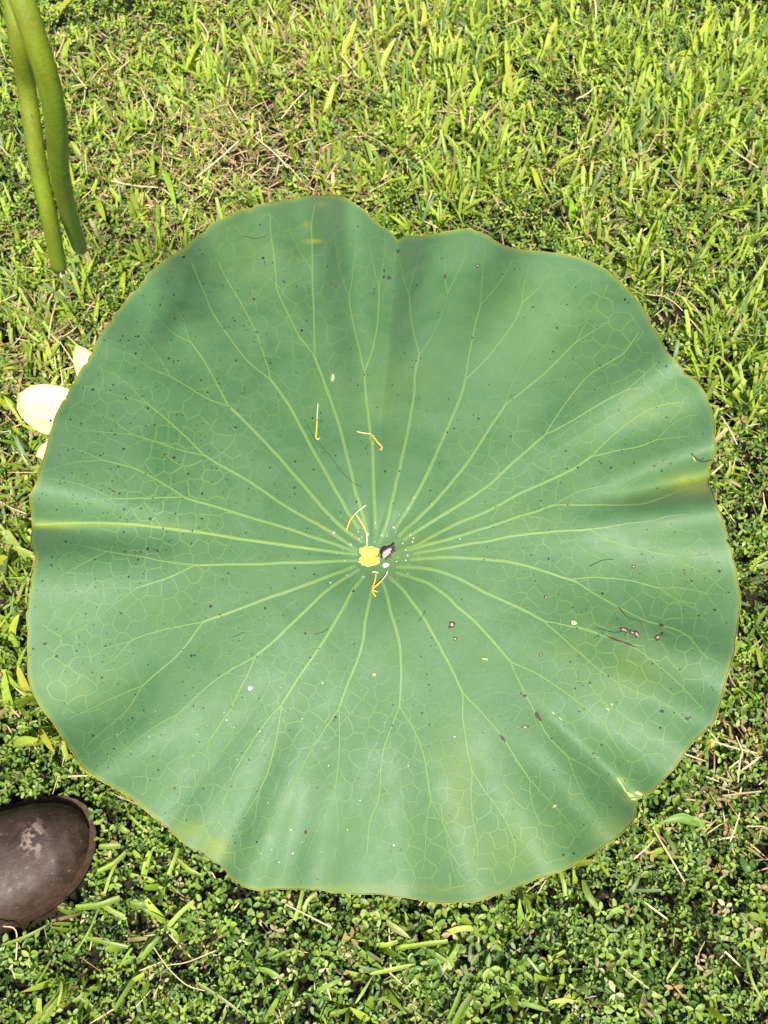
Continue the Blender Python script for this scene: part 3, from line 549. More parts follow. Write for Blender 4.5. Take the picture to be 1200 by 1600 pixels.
def hanging_stem(label, pts, dia):
    P = [WD(x, y, F*dia/w_) for x, y, w_ in pts]
    P = [P[0]+np.array([-.26, .10, .05]), P[0]+np.array([-.09, .03, .03])]+P
    P = smooth_poly(P, .006); o3 = P[-1]; dia = dia*.90; t = thing('cut_lotus', tuple(o3), label, 'stem')
    r_ = np.full(len(P), dia/2)*(1+np.interp(np.arange(len(P)), np.arange(0, len(P)+9, 9), rng.normal(0, .025, len(np.arange(0, len(P)+9, 9)))))
    r_[-1] *= .90
    v1, f1 = tube(P-o3, r_, 20); o = link('stem_shaft', mesh_np('stem_shaft', v1, f1), M_stem, t)
    # short prickles
    for _ in range(70):
        i_ = random.randrange(2, len(P)-1); a = random.uniform(0, 6.28); T = P[i_]-P[i_-1]; T /= np.linalg.norm(T)
        U = np.cross(T, [.3, .2, .9]); U /= np.linalg.norm(U); Vv = np.cross(U, T); nrm = U*math.cos(a)+Vv*math.sin(a)
        c0 = P[i_]-o3+nrm*(r_[i_]*.97); q = .00045
        s1 = np.array([c0+T*q, c0-T*q*.5+np.cross(nrm, T)*q*.8, c0-T*q*.5-np.cross(nrm, T)*q*.8, c0+nrm*.0011])
        if _ == 0: pv, pf = [], []
        b0 = len(pv)*4; pv.append(s1); pf += [(b0, b0+1, b0+3), (b0+1, b0+2, b0+3), (b0+2, b0, b0+3)]
    link('prickle', mesh_np('prickle', np.concatenate(pv), np.array(pf)), M_stem, o, kind='stuff')
    # frayed white fibres round the cut end
    T = P[-1]-P[-2]; T /= np.linalg.norm(T); U = np.cross(T, [.3, .2, .9]); U /= np.linalg.norm(U); Vv = np.cross(U, T)
    a = np.linspace(0, 6.2832, 13)[:-1]; rim = np.array([U*math.cos(x)+Vv*math.sin(x) for x in a])*dia*.42
    vv = np.concatenate([rim*1.04-T*.0007, rim*.95+T*.0009, [T*.0006]]); j = np.arange(12); k = (j+1) % 12
    ce = link('cut_end', mesh_np('cut_end', vv, [np.stack([j, k, 12+k, 12+j], -1), np.stack([12+j, 12+k, np.full(12, 24)], -1)]), M_cut, t)
    for _ in range(9):
        x = random.uniform(0, 6.28); s0 = (U*math.cos(x)+Vv*math.sin(x))*dia*.44; d1 = s0/np.linalg.norm(s0)
        pth = np.array([s0-T*random.uniform(0, .003), s0+d1*.0012+T*.0006, s0+d1*random.uniform(.001, .003)+T*random.uniform(.001, .004)])
        v1, f1 = tube(pth, [.0004, .0003, .0001], 4); link('fibre', mesh_np('fibre', v1, f1), M_cut, ce)
    return t
hanging_stem('thicker green lotus stem hanging down with brown spotted cut end', [(-6,-170,46),(10,-85,44.8),(35,0,43.4),(57,67,41.8),(77,133,39.6),(88,200,36.8),(93,267,33.3),(107,333,29.5),(125,388,26)], .0115)
hanging_stem('slimmer green lotus stem hanging lower, frayed white fibres at its cut end', [(-5,-170,36),(7,-85,35),(20,0,34),(30,67,33),(41,133,31),(51,200,30),(60,260,29),(77,340,27.5),(93,421,25)], .0105)

# ------------------------------------------------------------------ cream lotus flower half hidden by the leaf
M_petal = None
def petal_mat():
    m, nt, b, out = new_mat('cream_petal')
    n1 = noise(nt, 90, 3); c = mixc(nt, ramp(nt, n1, .3, .7), (.78, .68, .34), (.82, .74, .44))
    nt.links.new(c, b.inputs['Base Color']); b.inputs['Roughness'].default_value = .6
    tr = N(nt, 'ShaderNodeBsdfTranslucent'); ms = N(nt, 'ShaderNodeMixShader'); ms.inputs[0].default_value = .25
    nt.links.new(c, tr.inputs[0]); nt.links.new(b.outputs[0], ms.inputs[1]); nt.links.new(tr.outputs[0], ms.inputs[2]); nt.links.new(ms.outputs[0], out.inputs[0]); return m
M_petal = petal_mat()
fz = .165; fc = W(172, 672, fz); FL = thing('lotus_flower', (float(fc[0]), float(fc[1]), 0), 'open cream lotus flower peeking out from under the big leaf', 'flower')
def petal(tip_px, tip_z, wid, base=(0, 0, .163), cup=.007):
    """spoon shaped petal from the flower's base to the tip shown at tip_px"""
    tip = W(tip_px[0], tip_px[1], tip_z)-np.array([fc[0], fc[1], 0]); b0 = np.array(base); L = tip-b0; ln = np.linalg.norm(L); ax = L/ln
    sd_ = np.cross(ax, [0, 0, 1]); sd_ /= np.linalg.norm(sd_); up = np.cross(sd_, ax)
    nu, nv = 17, 11; vv = []
    for u in np.linspace(0, 1, nu):
        hw = wid/2*(.22+.95*math.sin(math.pi*min(1, u*.92)**1.35)**.8) if u < 1 else .02*wid
        hw = wid/2*max(.02, (.25+.75*min(1, u/.6)**.9)*math.sqrt(max(0, 1-max(0, (u-.5)/.5)**2.3)))
        for q in np.linspace(-1, 1, nv):
            vv.append(b0+ax*ln*u+sd_*hw*q+up*(cup*(q*q)-cup*1.2*math.sin(math.pi*u)*.8+.0008*math.sin(q*9+u*4)))
    i = np.arange(nu-1)[:, None]*nv; j = np.arange(nv-1)[None, :]
    return link('petal', mesh_np('petal', vv, np.stack([i+j, i+j+1, i+nv+j+1, i+nv+j], -1).reshape(-1, 4)), M_petal, FL)
petal((32, 622), .172, .056); petal((124, 545), .160, .026); petal((61, 718), .158, .036)
petal((110, 770), .15, .045); petal((225, 620), .135, .04); petal((260, 690), .15, .045); petal((200, 780), .15, .045)
pr, pz = [.004, .010, .013, .0135, .011, .0], [.130, .138, .145, .150, .152, .1515]
a = np.linspace(0, 6.2832, 17)[:-1]; vv = np.array([(r_*math.cos(x), r_*math.sin(x), z_) for r_, z_ in zip(pr, pz) for x in a])
i = np.arange(5)[:, None]*16; j = np.arange(16)[None, :]; k = (j+1) % 16
link('seed_pod', mesh_np('seed_pod', vv, np.stack([i+j, i+k, i+16+k, i+16+j], -1).reshape(-1, 4)), M_yellow, FL)
v1, f1 = tube(smooth_poly([(0, 0, .133), (.01, -.005, .08), (.05, -.02, .02), (.14, -.06, .008), (.22, -.1, .004)], .01), .0042, 10); link('flower_stem', mesh_np('flower_stem', v1, f1), M_stem, FL)

# ------------------------------------------------------------------ the boot
def boot_mat():
    m, nt, b, out = new_mat('worn_leather')
    pos = nt.nodes.new('ShaderNodeTexCoord').outputs['Object']
    n1 = noise(nt, 22, 5, .6, pos); n2 = noise(nt, 130, 5, .65, pos); n3 = noise(nt, 900, 3, .6, pos)
    c = mixc(nt, ramp(nt, n1, .3, .7), (.022, .0125, .008), (.050, .029, .019)); c = mixc(nt, ramp(nt, n2, .45, .75, 0, .6), c, (.068, .042, .029))
    # scuffed patch where the finish has gone
    d = nt.nodes.new('ShaderNodeVectorMath'); d.operation = 'DISTANCE'; mp = nt.nodes.new('ShaderNodeMapping'); mp.inputs['Scale'].default_value = (1.7, 1.0, .6)
    nt.links.new(pos, mp.inputs[0]); nt.links.new(mp.outputs[0], d.inputs[0]); d.inputs[1].default_value = (-.040*1.7, .014, .050*.6)
    sc_ = math_(nt, 'MULTIPLY', ramp(nt, d.outputs['Value'], .008, .026, 1, 0), ramp(nt, n2, .49, .56)); c = mixc(nt, sc_, c, (.19, .145, .12))
    mp2 = nt.nodes.new('ShaderNodeMapping'); mp2.inputs['Rotation'].default_value = (0, 0, .9); mp2.inputs['Scale'].default_value = (.12, 1.2, 1); nt.links.new(pos, mp2.inputs[0])
    n4 = noise(nt, 260, 3, .6, mp2.outputs[0]); c = mixc(nt, ramp(nt, n4, .66, .74, 0, .45), c, (.20, .16, .15))
    rs = noise(nt, 55, 4, .6, pos); c = mixc(nt, ramp(nt, rs, .62, .72, 0, .5), c, (.09, .04, .022))
    sx_ = nt.nodes.new('ShaderNodeSeparateXYZ'); nt.links.new(pos, sx_.inputs[0])
    ed_ = math_(nt, 'MULTIPLY', ramp(nt, sx_.outputs[2], .022, .040, 1, 0), ramp(nt, n2, .40, .60)); c = mixc(nt, ed_, c, (.10, .048, .026))
    n5 = noise(nt, 420, 4, .7, pos); c = mixc(nt, ramp(nt, n5, .60, .70, 0, .5), c, (.13, .09, .075))
    mp3 = nt.nodes.new('ShaderNodeMapping'); mp3.inputs['Rotation'].default_value = (0, 0, -.5); mp3.inputs['Scale'].default_value = (.10, 1, 1); nt.links.new(pos, mp3.inputs[0])
    n6 = noise(nt, 420, 2, .6, mp3.outputs[0]); c = mixc(nt, ramp(nt, n6, .70, .75, 0, .7), c, (.30, .25, .23))
    nt.links.new(c, b.inputs['Base Color']); nt.links.new(ramp(nt, n2, .3, .7, .42, .70), b.inputs['Roughness']); b.inputs['Specular IOR Level'].default_value = .4
    bump(nt, b, math_(nt, 'ADD', n3, math_(nt, 'MULTIPLY', n2, 1.5)), .35, .0008); return m
M_boot = boot_mat(); M_sole = plain_mat('boot_sole', (.022, .019, .017), .8, .5, 150, .3, .4); M_welt = plain_mat('boot_welt', (.085, .05, .032), .75, .7, 180, .3, .5)
tip = W(138, 1308, .03)[()]; back = W(-49, 1382, .03)
bdir = (tip-back)[:2]; bang = math.atan2(bdir[1], bdir[0])
BOOT = thing('work_boot', (float(tip[0]), float(tip[1]), 0), 'scuffed dark brown leather boot planted in the clover', 'boot'); BOOT.rotation_euler = (0, 0, bang)
PD = np.array([0, .004, .012, .025, .045, .07, .10, .13, .16, .20, .24, .275, .29])
PW = np.array([.003, .018, .030, .0415, .0505, .0545, .0555, .053, .048, .041, .039, .036, .020])
PW = PW*.93
PH = np.array([.010, .021, .031, .039, .046, .050, .054, .066, .094, .105, .105, .100, .05])
def outline(extra, zs, name, mat, parent):
    ds = np.concatenate([[0], np.linspace(.06, 1, 40)**1.7*.29]); w_ = np.interp(ds, PD, PW); w_[0] = .004; w_[-1] = .02
    sk = .004*np.sin(np.clip(ds/.29, 0, 1)*3.1)+.011*np.exp(-ds/.028)
    L = np.stack([-ds+extra*(1-ds/.145), w_+extra+sk], 1); Rr = np.stack([-ds+extra*(1-ds/.145), -w_-extra+sk], 1)[::-1]; O = np.concatenate([L, Rr]); n = len(O)
    vv = np.concatenate([np.column_stack([O, np.full(n, z_)]) for z_ in zs]); fs = []
    j = np.arange(n); k = (j+1) % n
    for i_ in range(len(zs)-1): fs.append(np.stack([i_*n+k, i_*n+j, (i_+1)*n+j, (i_+1)*n+k], -1))
    h = n//2; jj = np.arange(h-1)
    for b0 in (0, (len(zs)-1)*n): fs.append(np.stack([b0+jj, b0+jj+1, b0+n-2-jj, b0+n-1-jj], -1))
    return link(name, mesh_np(name, vv, np.concatenate(fs), False), mat, parent)
outline(.0022, (.002, .016), 'outsole', M_sole, BOOT)
we = outline(.0052, (.0165, .0215), 'welt', M_welt, BOOT)
ds = np.concatenate([np.linspace(0, 1, 60)**1.8*.19]); ns = 29; vv = []
for d in ds:
    w_ = float(np.interp(d, PD, PW)); h_ = float(np.interp(d, PD, PH)); sk = .004*math.sin(d/.29*3.1)+.011*math.exp(-d/.028)
    cre = .0022*math.exp(-((d-.088)/.004)**2)+.0018*math.exp(-((d-.099)/.004)**2)
    for a in np.linspace(0, math.pi, ns):
        c_, s__ = math.cos(a), math.sin(a); e = .78
        vv.append((-d, sk+w_*math.copysign(abs(c_)**e, c_), .021+(h_-.004)*(s__**e)-cre*s__+.0006*math.sin(d*160+a*3)*s__))
i = np.arange(len(ds)-1)[:, None]*ns; j = np.arange(ns-1)[None, :]
link('upper', mesh_np('upper', vv, np.stack([i+j, i+j+1, i+ns+j+1, i+ns+j], -1).reshape(-1, 4)), M_boot, BOOT)
vv = []; ns = 28
for z_, cx_, rx, ry in [(.0225, -.205, .083, .044), (.06, -.205, .082, .043), (.09, -.207, .078, .044), (.12, -.215, .066, .045), (.16, -.222, .058, .046), (.21, -.224, .057, .048), (.26, -.224, .058, .050), (.262, -.224, .054, .046), (.20, -.224, .052, .043)]:
    for a in np.linspace(0, 2*math.pi, ns, endpoint=False): vv.append((cx_+rx*math.cos(a), ry*math.sin(a), z_+.001*math.sin(a*5)))
i = np.arange(8)[:, None]*ns; j = np.arange(ns)[None, :]; k = (j+1) % ns
link('shaft', mesh_np('shaft', vv, np.stack([i+j, i+k, i+ns+k, i+ns+j], -1).reshape(-1, 4)), M_boot, BOOT)
# seam ridge over the instep
a = np.linspace(.15, math.pi-.15, 40); d = .079+.012*np.sin(a); w_ = np.interp(d, PD, PW); h_ = np.interp(d, PD, PH)
v1, f1 = tube(np.stack([-d, .004*np.sin(d/.29*3.1)+w_*np.sign(np.cos(a))*abs(np.cos(a))**.78, .0215+(h_-.004)*np.sin(a)**.78], 1), .0011, 6); link('seam', mesh_np('seam', v1, f1), M_boot, BOOT)
def boot_free(x, y, m=.006):
    dx, dy = x-tip[0], y-tip[1]; u = dx*math.cos(bang)+dy*math.sin(bang); v_ = -dx*math.sin(bang)+dy*math.cos(bang)
    return ~((u < m) & (u > -.30) & (np.abs(v_) < np.interp(-u, PD, PW)+.006+m))

# ------------------------------------------------------------------ the lawn: clover, grass, thatch
def fields(x, y):
    px, py = proj(x, y, np.zeros_like(x)+.015)
    t = np.arctan2(py-CY, px-CX); under = np.hypot(px-CX, py-CY) < .93*rad_at(t)
    vis = (px > -60) & (px < 1260) & (py > -60) & (py < 1680)
    return px, py, under, vis
def samp(n, x0=-1.15, x1=1.15, y0=-.62, y1=1.75): return rng.uniform(x0, x1, n), rng.uniform(y0, y1, n)
def vnoise(x, y, sc, seed):
    r_ = np.random.default_rng(seed); g = r_.random((64, 64)); u = (x*sc) % 63; v_ = (y*sc) % 63
    i, j = u.astype(int), v_.astype(int); fx, fy = u-i, v_-j; fx = fx*fx*(3-2*fx); fy = fy*fy*(3-2*fy)
    return (g[i, j]*(1-fx)+g[i+1, j]*fx)*(1-fy)+(g[i, j+1]*(1-fx)+g[i+1, j+1]*fx)*fy
def dryness(px, py, x, y):
    d = np.zeros_like(px)
    for x0, y0, sx, sy, a in [(350,240,210,100,1.0),(520,60,180,100,.85),(180,150,160,120,.45),(60,560,90,140,.55),(1150,1180,90,120,.45),(950,260,200,120,.25),(1100,500,120,100,.3),(250,350,200,60,.5),(30,760,60,100,.5)]:
        d = np.maximum(d, a*np.exp(-((px-x0)/sx)**2-((py-y0)/sy)**2))
    return np.clip(d+.35*(vnoise(x, y, 9, 3)-.5), 0, 1)
def grassy(px, py, x, y):
    d = .32+0*px-.13*(py > 1150)
    for x0, y0, sx, sy, a in [(640,90,300,140,.8),(1100,150,240,220,.95),(800,260,200,120,.8),(1000,430,200,120,.6),(330,90,200,110,.6),(1150,600,110,190,1.0),(40,1000,90,220,.75),(60,480,120,80,.6),(200,1380,120,80,.2),(660,1470,140,50,.25),(900,1550,130,50,.35),(60,330,120,120,.5),(1180,1000,60,220,.75)]:
        d = np.maximum(d, a*np.exp(-((px-x0)/sx)**2-((py-y0)/sy)**2))
    return np.clip(d+.5*(vnoise(x, y, 14, 5)-.5), 0, 1)

# --- clover (three leaflets on a thin stalk)
NC = 390000
x, y = samp(NC); px, py, under, vis = fields(x, y); dry = dryness(px, py, x, y); gr = grassy(px, py, x, y)
p = np.where(vis, np.where(under, .14, np.where(py > 1000, .72, .5)), .13)*(1-.4*dry)*(1-.35*gr)*np.clip(.35+1.1*vnoise(x, y, 40, 8), 0, 1.15)
keep = (rng.random(NC) < p) & boot_free(x, y); x, y, dry, gr, vis, py, px = x[keep], y[keep], dry[keep], gr[keep], vis[keep], py[keep], px[keep]
n = len(x); print('clover', n)
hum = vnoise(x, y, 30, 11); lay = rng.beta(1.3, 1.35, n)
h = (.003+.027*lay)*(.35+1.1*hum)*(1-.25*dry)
size = np.where(vis, 1, 1.6)*rng.uniform(.0036, .0072, n)*np.where(py > 1100, 1.1, .95)*(.7+.75*vnoise(x, y, 17, 44))*(.85+.3*hum)
az = rng.uniform(0, 2*np.pi, n); tilt = np.abs(rng.normal(0, .55, n)); taz = rng.uniform(0, 2*np.pi, n)
nx, ny, nz = np.sin(tilt)*np.cos(taz), np.sin(tilt)*np.sin(taz), np.cos(tilt)
Nn = np.stack([nx, ny, nz], 1); U = np.stack([np.cos(az), np.sin(az), np.zeros(n)], 1); U -= Nn*(U*Nn).sum(1)[:, None]; U /= np.linalg.norm(U, axis=1)[:, None]; Vv = np.cross(Nn, U)
shape = np.array([(.05, 0, 0), (.45, .25, .09), (.84, .22, .09), (1.05, 0, .0), (.84, -.22, .09), (.45, -.25, .09)])
c0 = np.stack([x, y, h], 1); allv = []
for m_ in range(3):
    aa = m_*2.0944+rng.normal(0, .16, n); droop = rng.normal(.05, .22, n); sz = size*rng.uniform(.8, 1.15, n)
    D = U*np.cos(aa)[:, None]+Vv*np.sin(aa)[:, None]; E = np.cross(Nn, D); D2 = D*np.cos(droop)[:, None]-Nn*np.sin(droop)[:, None]; N2 = np.cross(D2, E)
    fold = rng.uniform(.2, 2.2, n)
    allv.append(c0[:, None, :]+sz[:, None, None]*(shape[None, :, 0:1]*D2[:, None, :]+shape[None, :, 1:2]*E[:, None, :]+(shape[None, :, 2]*fold[:, None])[:, :, None]*N2[:, None, :]))
V_ = np.stack(allv, 1).reshape(-1, 3)
b0 = np.arange(n*3)[:, None]*6; Fc = np.concatenate([b0+np.array([0, 1, 2, 3]), b0+np.array([0, 3, 4, 5])])
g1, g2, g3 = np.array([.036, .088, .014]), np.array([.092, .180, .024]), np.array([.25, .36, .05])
k = np.clip(lay*.8+rng.normal(0, .25, n)+.05, 0, 1)[:, None]; top = np.clip((900-py)/900, 0, 1)[:, None]  # low leaflets coloured darker: shade under the canopy painted in, plus random tone
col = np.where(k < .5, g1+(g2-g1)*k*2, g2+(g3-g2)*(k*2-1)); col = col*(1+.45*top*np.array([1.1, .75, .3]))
dead = rng.random(n) < (.035+.36*dry); col[dead] = np.array([.34, .24, .12])*rng.uniform(.5, 1.25, (dead.sum(), 1))
pale = rng.random(n) < .025; col[pale] = np.array([.40, .42, .20])
col = col*rng.uniform(.8, 1.2, (n, 1)); col = np.repeat(col, 18, 0)
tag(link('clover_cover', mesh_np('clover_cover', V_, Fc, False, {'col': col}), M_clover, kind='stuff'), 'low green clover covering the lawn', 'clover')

# --- strips: one function for grass blades, straw and stalks
def strips(base, az, lean, curve, length, width, rows, prof, fold, col0, col1, twist=0):
    n = len(base); u = np.linspace(0, 1, rows); d = np.stack([np.cos(az), np.sin(az), 0*az], 1); sd_ = np.stack([-np.sin(az), np.cos(az), 0*az], 1)
    P = np.zeros((n, rows, 3)); P[:, 0] = base; ang = lean.copy()
    for r_ in range(1, rows):
        ang = np.clip(ang+curve/(rows-1), -.3, 1.75)
        P[:, r_] = P[:, r_-1]+(length/(rows-1))[:, None]*(np.sin(ang)[:, None]*d+np.cos(ang)[:, None]*np.array([0, 0, 1]))
    T = np.gradient(P, axis=1); T /= np.linalg.norm(T, axis=2)[:, :, None]+1e-9; up = np.cross(T, sd_[:, None, :])
    hw = width[:, None]*prof/2
    q = np.stack([P-sd_[:, None, :]*hw[:, :, None]-up*(hw*fold)[:, :, None]*-1, P, P+sd_[:, None, :]*hw[:, :, None]-up*(hw*fold)[:, :, None]*-1], 2)
    V_ = q.reshape(-1, 3); b0 = (np.arange(n)*rows*3)[:, None, None]; i = (np.arange(rows-1)*3)[None, :, None]; j = np.arange(2)[None, None, :]
    s = b0+i+j; Fc = np.stack([s, s+1, s+4, s+3], -1).reshape(-1, 4)
    C = col0[:, None, :]+(col1-col0)[:, None, :]*u[None, :, None]; C = np.repeat(C[:, :, None, :], 3, 2).reshape(-1, 3)
    return V_, Fc, C
def blades(NB, keepf, name, label, scale=1.0, wide=1.0, wcap=1.0):
    x, y = samp(NB); px, py, under, vis = fields(x, y); dry = dryness(px, py, x, y); gr = grassy(px, py, x, y)
    # grow in small tufts
    p = keepf(px, py, under, vis, dry, gr, x, y); k = rng.random(NB) < p; x, y, dry, gr, vis, py, px, under = [q[k] for q in (x, y, dry, gr, vis, py, px, under)]
    m_ = rng.integers(2, 6, len(x)); x = np.repeat(x, m_); y = np.repeat(y, m_); vis = np.repeat(vis, m_); py = np.repeat(py, m_); gr = np.repeat(gr, m_); under = np.repeat(under, m_); dry = np.repeat(dry, m_)
    taz = np.repeat(rng.uniform(0, 6.28, len(m_)), m_); n = len(x)
    x = x+rng.normal(0, .006, n); y = y+rng.normal(0, .006, n); ok = boot_free(x, y, .012); x, y, vis, py, gr, under, taz, dry = [q[ok] for q in (x, y, vis, py, gr, under, taz, dry)]; n = len(x)
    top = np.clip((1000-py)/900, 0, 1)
    az = taz+rng.normal(0, 1.0, n); az = np.where(rng.random(n) < .3*top, 1.6+rng.normal(0, .7, n), az)
    L = scale*rng.uniform(.022, .052, n)*(.7+.5*gr); L = np.where(under, np.minimum(L, .05), L)
    wd = wide*rng.uniform(.0022, .0052, n)*np.where(vis, 1, 1.3)
    lean = np.abs(rng.normal(.62, .42, n)); curve = rng.normal(.5, .45, n)
    cut = rng.random(n) < .5; rows = 6
    prof = np.where(cut[:, None], np.array([.55, .85, 1, 1, .92, .72]), np.array([.55, .9, 1, .85, .5, .04]))
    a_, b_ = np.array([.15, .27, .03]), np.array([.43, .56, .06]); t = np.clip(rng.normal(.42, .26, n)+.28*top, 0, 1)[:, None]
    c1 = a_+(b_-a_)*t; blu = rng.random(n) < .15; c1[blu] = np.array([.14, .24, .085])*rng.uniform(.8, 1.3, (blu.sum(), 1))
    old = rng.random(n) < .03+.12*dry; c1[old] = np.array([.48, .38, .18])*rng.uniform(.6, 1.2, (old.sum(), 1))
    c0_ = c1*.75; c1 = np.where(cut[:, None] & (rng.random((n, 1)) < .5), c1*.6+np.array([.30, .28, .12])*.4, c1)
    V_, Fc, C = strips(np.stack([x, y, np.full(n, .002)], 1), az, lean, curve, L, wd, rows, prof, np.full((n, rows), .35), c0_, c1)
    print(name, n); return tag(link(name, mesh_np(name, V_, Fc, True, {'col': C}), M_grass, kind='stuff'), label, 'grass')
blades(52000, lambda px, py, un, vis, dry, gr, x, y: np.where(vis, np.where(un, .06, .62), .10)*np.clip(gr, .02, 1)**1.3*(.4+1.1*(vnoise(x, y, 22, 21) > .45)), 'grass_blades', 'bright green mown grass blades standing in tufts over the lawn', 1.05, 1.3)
blades(26000, lambda px, py, un, vis, dry, gr, x, y: np.where(vis, np.where(un, .05, .55), .06)*(.35+.65*gr)*np.where(py < 900, 1, .45), 'short_grass', 'short fine grass mixed into the clover', .62, .55)

# --- dry thatch
NS = 150000
x, y = samp(NS); px, py, under, vis = fields(x, y); dry = dryness(px, py, x, y)
k = (rng.random(NS) < np.where(vis, np.where(under, .06, .55), .09)*(.09+.95*dry)) & boot_free(x, y); x, y, dry = x[k], y[k], dry[k]; n = len(x); print('straw', n)
L = rng.uniform(.010, .042, n)*(rng.random(n)*.7+.5); hz = .004+.026*rng.random(n)*(.7+.3*dry)
c = np.array([.60, .46, .26])*rng.uniform(.35, 1.35, (n, 1)); red = rng.random(n) < .35; c[red] = np.array([.32, .19, .10])*rng.uniform(.6, 1.3, (red.sum(), 1))
V_, Fc, C = strips(np.stack([x, y, hz], 1), rng.uniform(0, 6.28, n), rng.normal(1.45, .22, n), rng.normal(.1, .5, n), L, rng.uniform(.0006, .0019, n), 4, np.array([.8, 1, .9, .4])[None, :]*np.ones((n, 1)), np.full((n, 4), .4), c, c*1.1)
tag(link('dry_thatch', mesh_np('dry_thatch', V_, Fc, True, {'col': C}), M_straw, kind='stuff'), 'dry brown thatch of old clippings between the plants', 'thatch')

# ------------------------------------------------------------------ single clippings, straws and weeds one can point at
def px_strip(name, pts, wpx, z, c0, c1, mat, cutends=True, arch=.004, rows=9):
    """a bent strip lying on the clover along photograph points"""
    P2 = smooth_poly(np.array(pts, float), np.linalg.norm(np.subtract(pts[-1], pts[0]))/rows+.01); n = len(P2); u = np.linspace(0, 1, n)
    P = W(P2[:, 0], P2[:, 1], z+arch*np.sin(np.pi*u)+np.linspace(random.uniform(-.004, .002), random.uniform(-.004, .004), n)); o3 = P[0].copy(); P = P-o3
    T = np.gradient(P, axis=0); T /= np.linalg.norm(T, axis=1)[:, None]; roll = random.uniform(-.5, .5)
    sd_ = np.cross(T, [0, 0, 1]); sd_ /= np.linalg.norm(sd_, axis=1)[:, None]; up = np.cross(sd_, T); sd_, up = sd_*math.cos(roll)+up*math.sin(roll), up*math.cos(roll)-sd_*math.sin(roll)
    mm = np.linalg.norm(W(P2[0, 0]+1, P2[0, 1], z)-W(P2[0, 0], P2[0, 1], z)); hw = wpx*mm/2*.80*(np.interp(u, [0, .1, .8, 1], [.9, 1, 1, .85]) if cutends else np.interp(u, [0, .15, .5, .8, 1], [.35, .9, 1, .7, .04]))
    hw = hw*(1+rng.normal(0, .05, n)); q = np.stack([P-sd_*hw[:, None]+up*(hw*.3)[:, None], P-sd_*(hw*.4)[:, None], P+sd_*(hw*.4)[:, None], P+sd_*hw[:, None]+up*(hw*.3)[:, None]], 1).reshape(-1, 3)
    i = (np.arange(n-1)*4)[:, None]; j = np.arange(3)[None, :]; Fc = np.stack([i+j, i+j+1, i+j+5, i+j+4], -1).reshape(-1, 4)
    c = np.array(c0)+(np.array(c1)-np.array(c0))*(u**3)[:, None]; C = np.repeat(c[:, None, :], 4, 1)*np.array([.75, 1.15, .9, 1.2])[None, :, None]
    o = link(name, mesh_np(name, q, Fc, True, {'col': C.reshape(-1, 3)}), mat); o.location = tuple(o3); return o
GR, LG, PG = (.21, .34, .05), (.34, .47, .07), (.46, .52, .20)
CL = [((604,1440),(641,1466),12,PG),((593,1477),(621,1471),8,LG),((618,1482),(700,1471),9,LG),((695,1459),(747,1450),11,LG),((744,1463),(781,1431),13,LG),((711,1422),(723,1445),12,GR),((578,1522),(650,1506),8,LG),((555,1568),(583,1524),6,LG),
 ((495,1547),(537,1527),10,GR),((474,1424),(495,1396),7,PG),((460,1438),(473,1391),8,LG),((420,1499),(467,1480),7,GR),((406,1512),(443,1531),9,GR),((697,1599),(723,1534),9,GR),((709,1602),(737,1555),13,GR),((667,1485),(697,1502),9,GR),((701,1500),(716,1475),10,GR)]
CB = [((152,1363),(197,1332),11,LG),((155,1323),(188,1322),10,LG),((163,1397),(182,1347),6,LG),((152,1408),(195,1432),9,LG),((118,1418),(187,1403),11,GR),((203,1412),(230,1414),12,GR),((220,1497),(250,1463),12,GR),((263,1447),(303,1408),9,LG),
 ((263,1367),(278,1325),8,LG),((277,1342),(315,1367),8,LG),((123,1463),(200,1480),7,GR),((3,1477),(78,1443),7,GR),((117,1490),(155,1417),4,GR),((307,1535),(383,1587),6,PG),((188,1290),(203,1300),10,LG),((200,1270),(230,1300),5,LG),((90,1572),(95,1530),6,LG),((55,1540),(80,1500),6,GR)]
CR = [((910,1375),(941,1426),13,GR),((873,1357),(883,1400),9,LG),((948,1424),(976,1414),11,GR),((815,1567),(860,1580),10,GR),((857,1566),(902,1564),9,LG),((1167,1501),(1193,1564),6,LG),((822,1494),(850,1532),6,PG),((1042,1530),(1065,1495),6,LG)]
for lst, lab, grp in ((CL, 'broad green grass clipping lying on clover below the leaf', 'grass clippings below the leaf'), (CB, 'green grass clipping lying in the clover beside the boot', 'grass clippings beside the boot'), (CR, 'single grass clipping in the clover near the broadleaf weed', 'grass clippings near the weed')):
    for a, b_, w_, c in lst:
        mid = ((a[0]+b_[0])/2+random.uniform(-4, 4), (a[1]+b_[1])/2+random.uniform(-4, 4)); k_ = random.uniform(.8, 1.15); c = tuple(q*k_ for q in c)
        tag(px_strip('grass_clipping', [a, mid, b_], w_, .028, c, tuple(q*.6+r_*.4 for q, r_ in zip(c, (.42, .38, .2))), M_grass, random.random() < .5), lab, 'grass clipping', grp)
tag(px_strip('grass_clipping', [(948,1511),(964,1501),(980,1489)], 14, .028, (.22, .2, .07), (.35, .26, .12), M_grass), 'brown ended wide grass clipping lying in the clover', 'grass clipping')
tag(px_strip('grass_clipping', [(1116,1462),(1130,1465),(1147,1468)], 9, .028, (.5, .45, .22), (.2, .25, .08), M_grass), 'short clipping with a bleached yellow white end', 'grass clipping')
tag(px_strip('weed_leaf', [(1158,1340),(1164,1353),(1174,1370)], 15, .026, (.1, .2, .04), (.1, .2, .04), M_grass, False), 'oval dark green weed leaf upright in the clover', 'leaf')
wd_ = thing('broadleaf_weed', tuple(W(1092, 1286, 0.0)), 'broad pale green weed with wide folded leaves in the clover', 'weed')
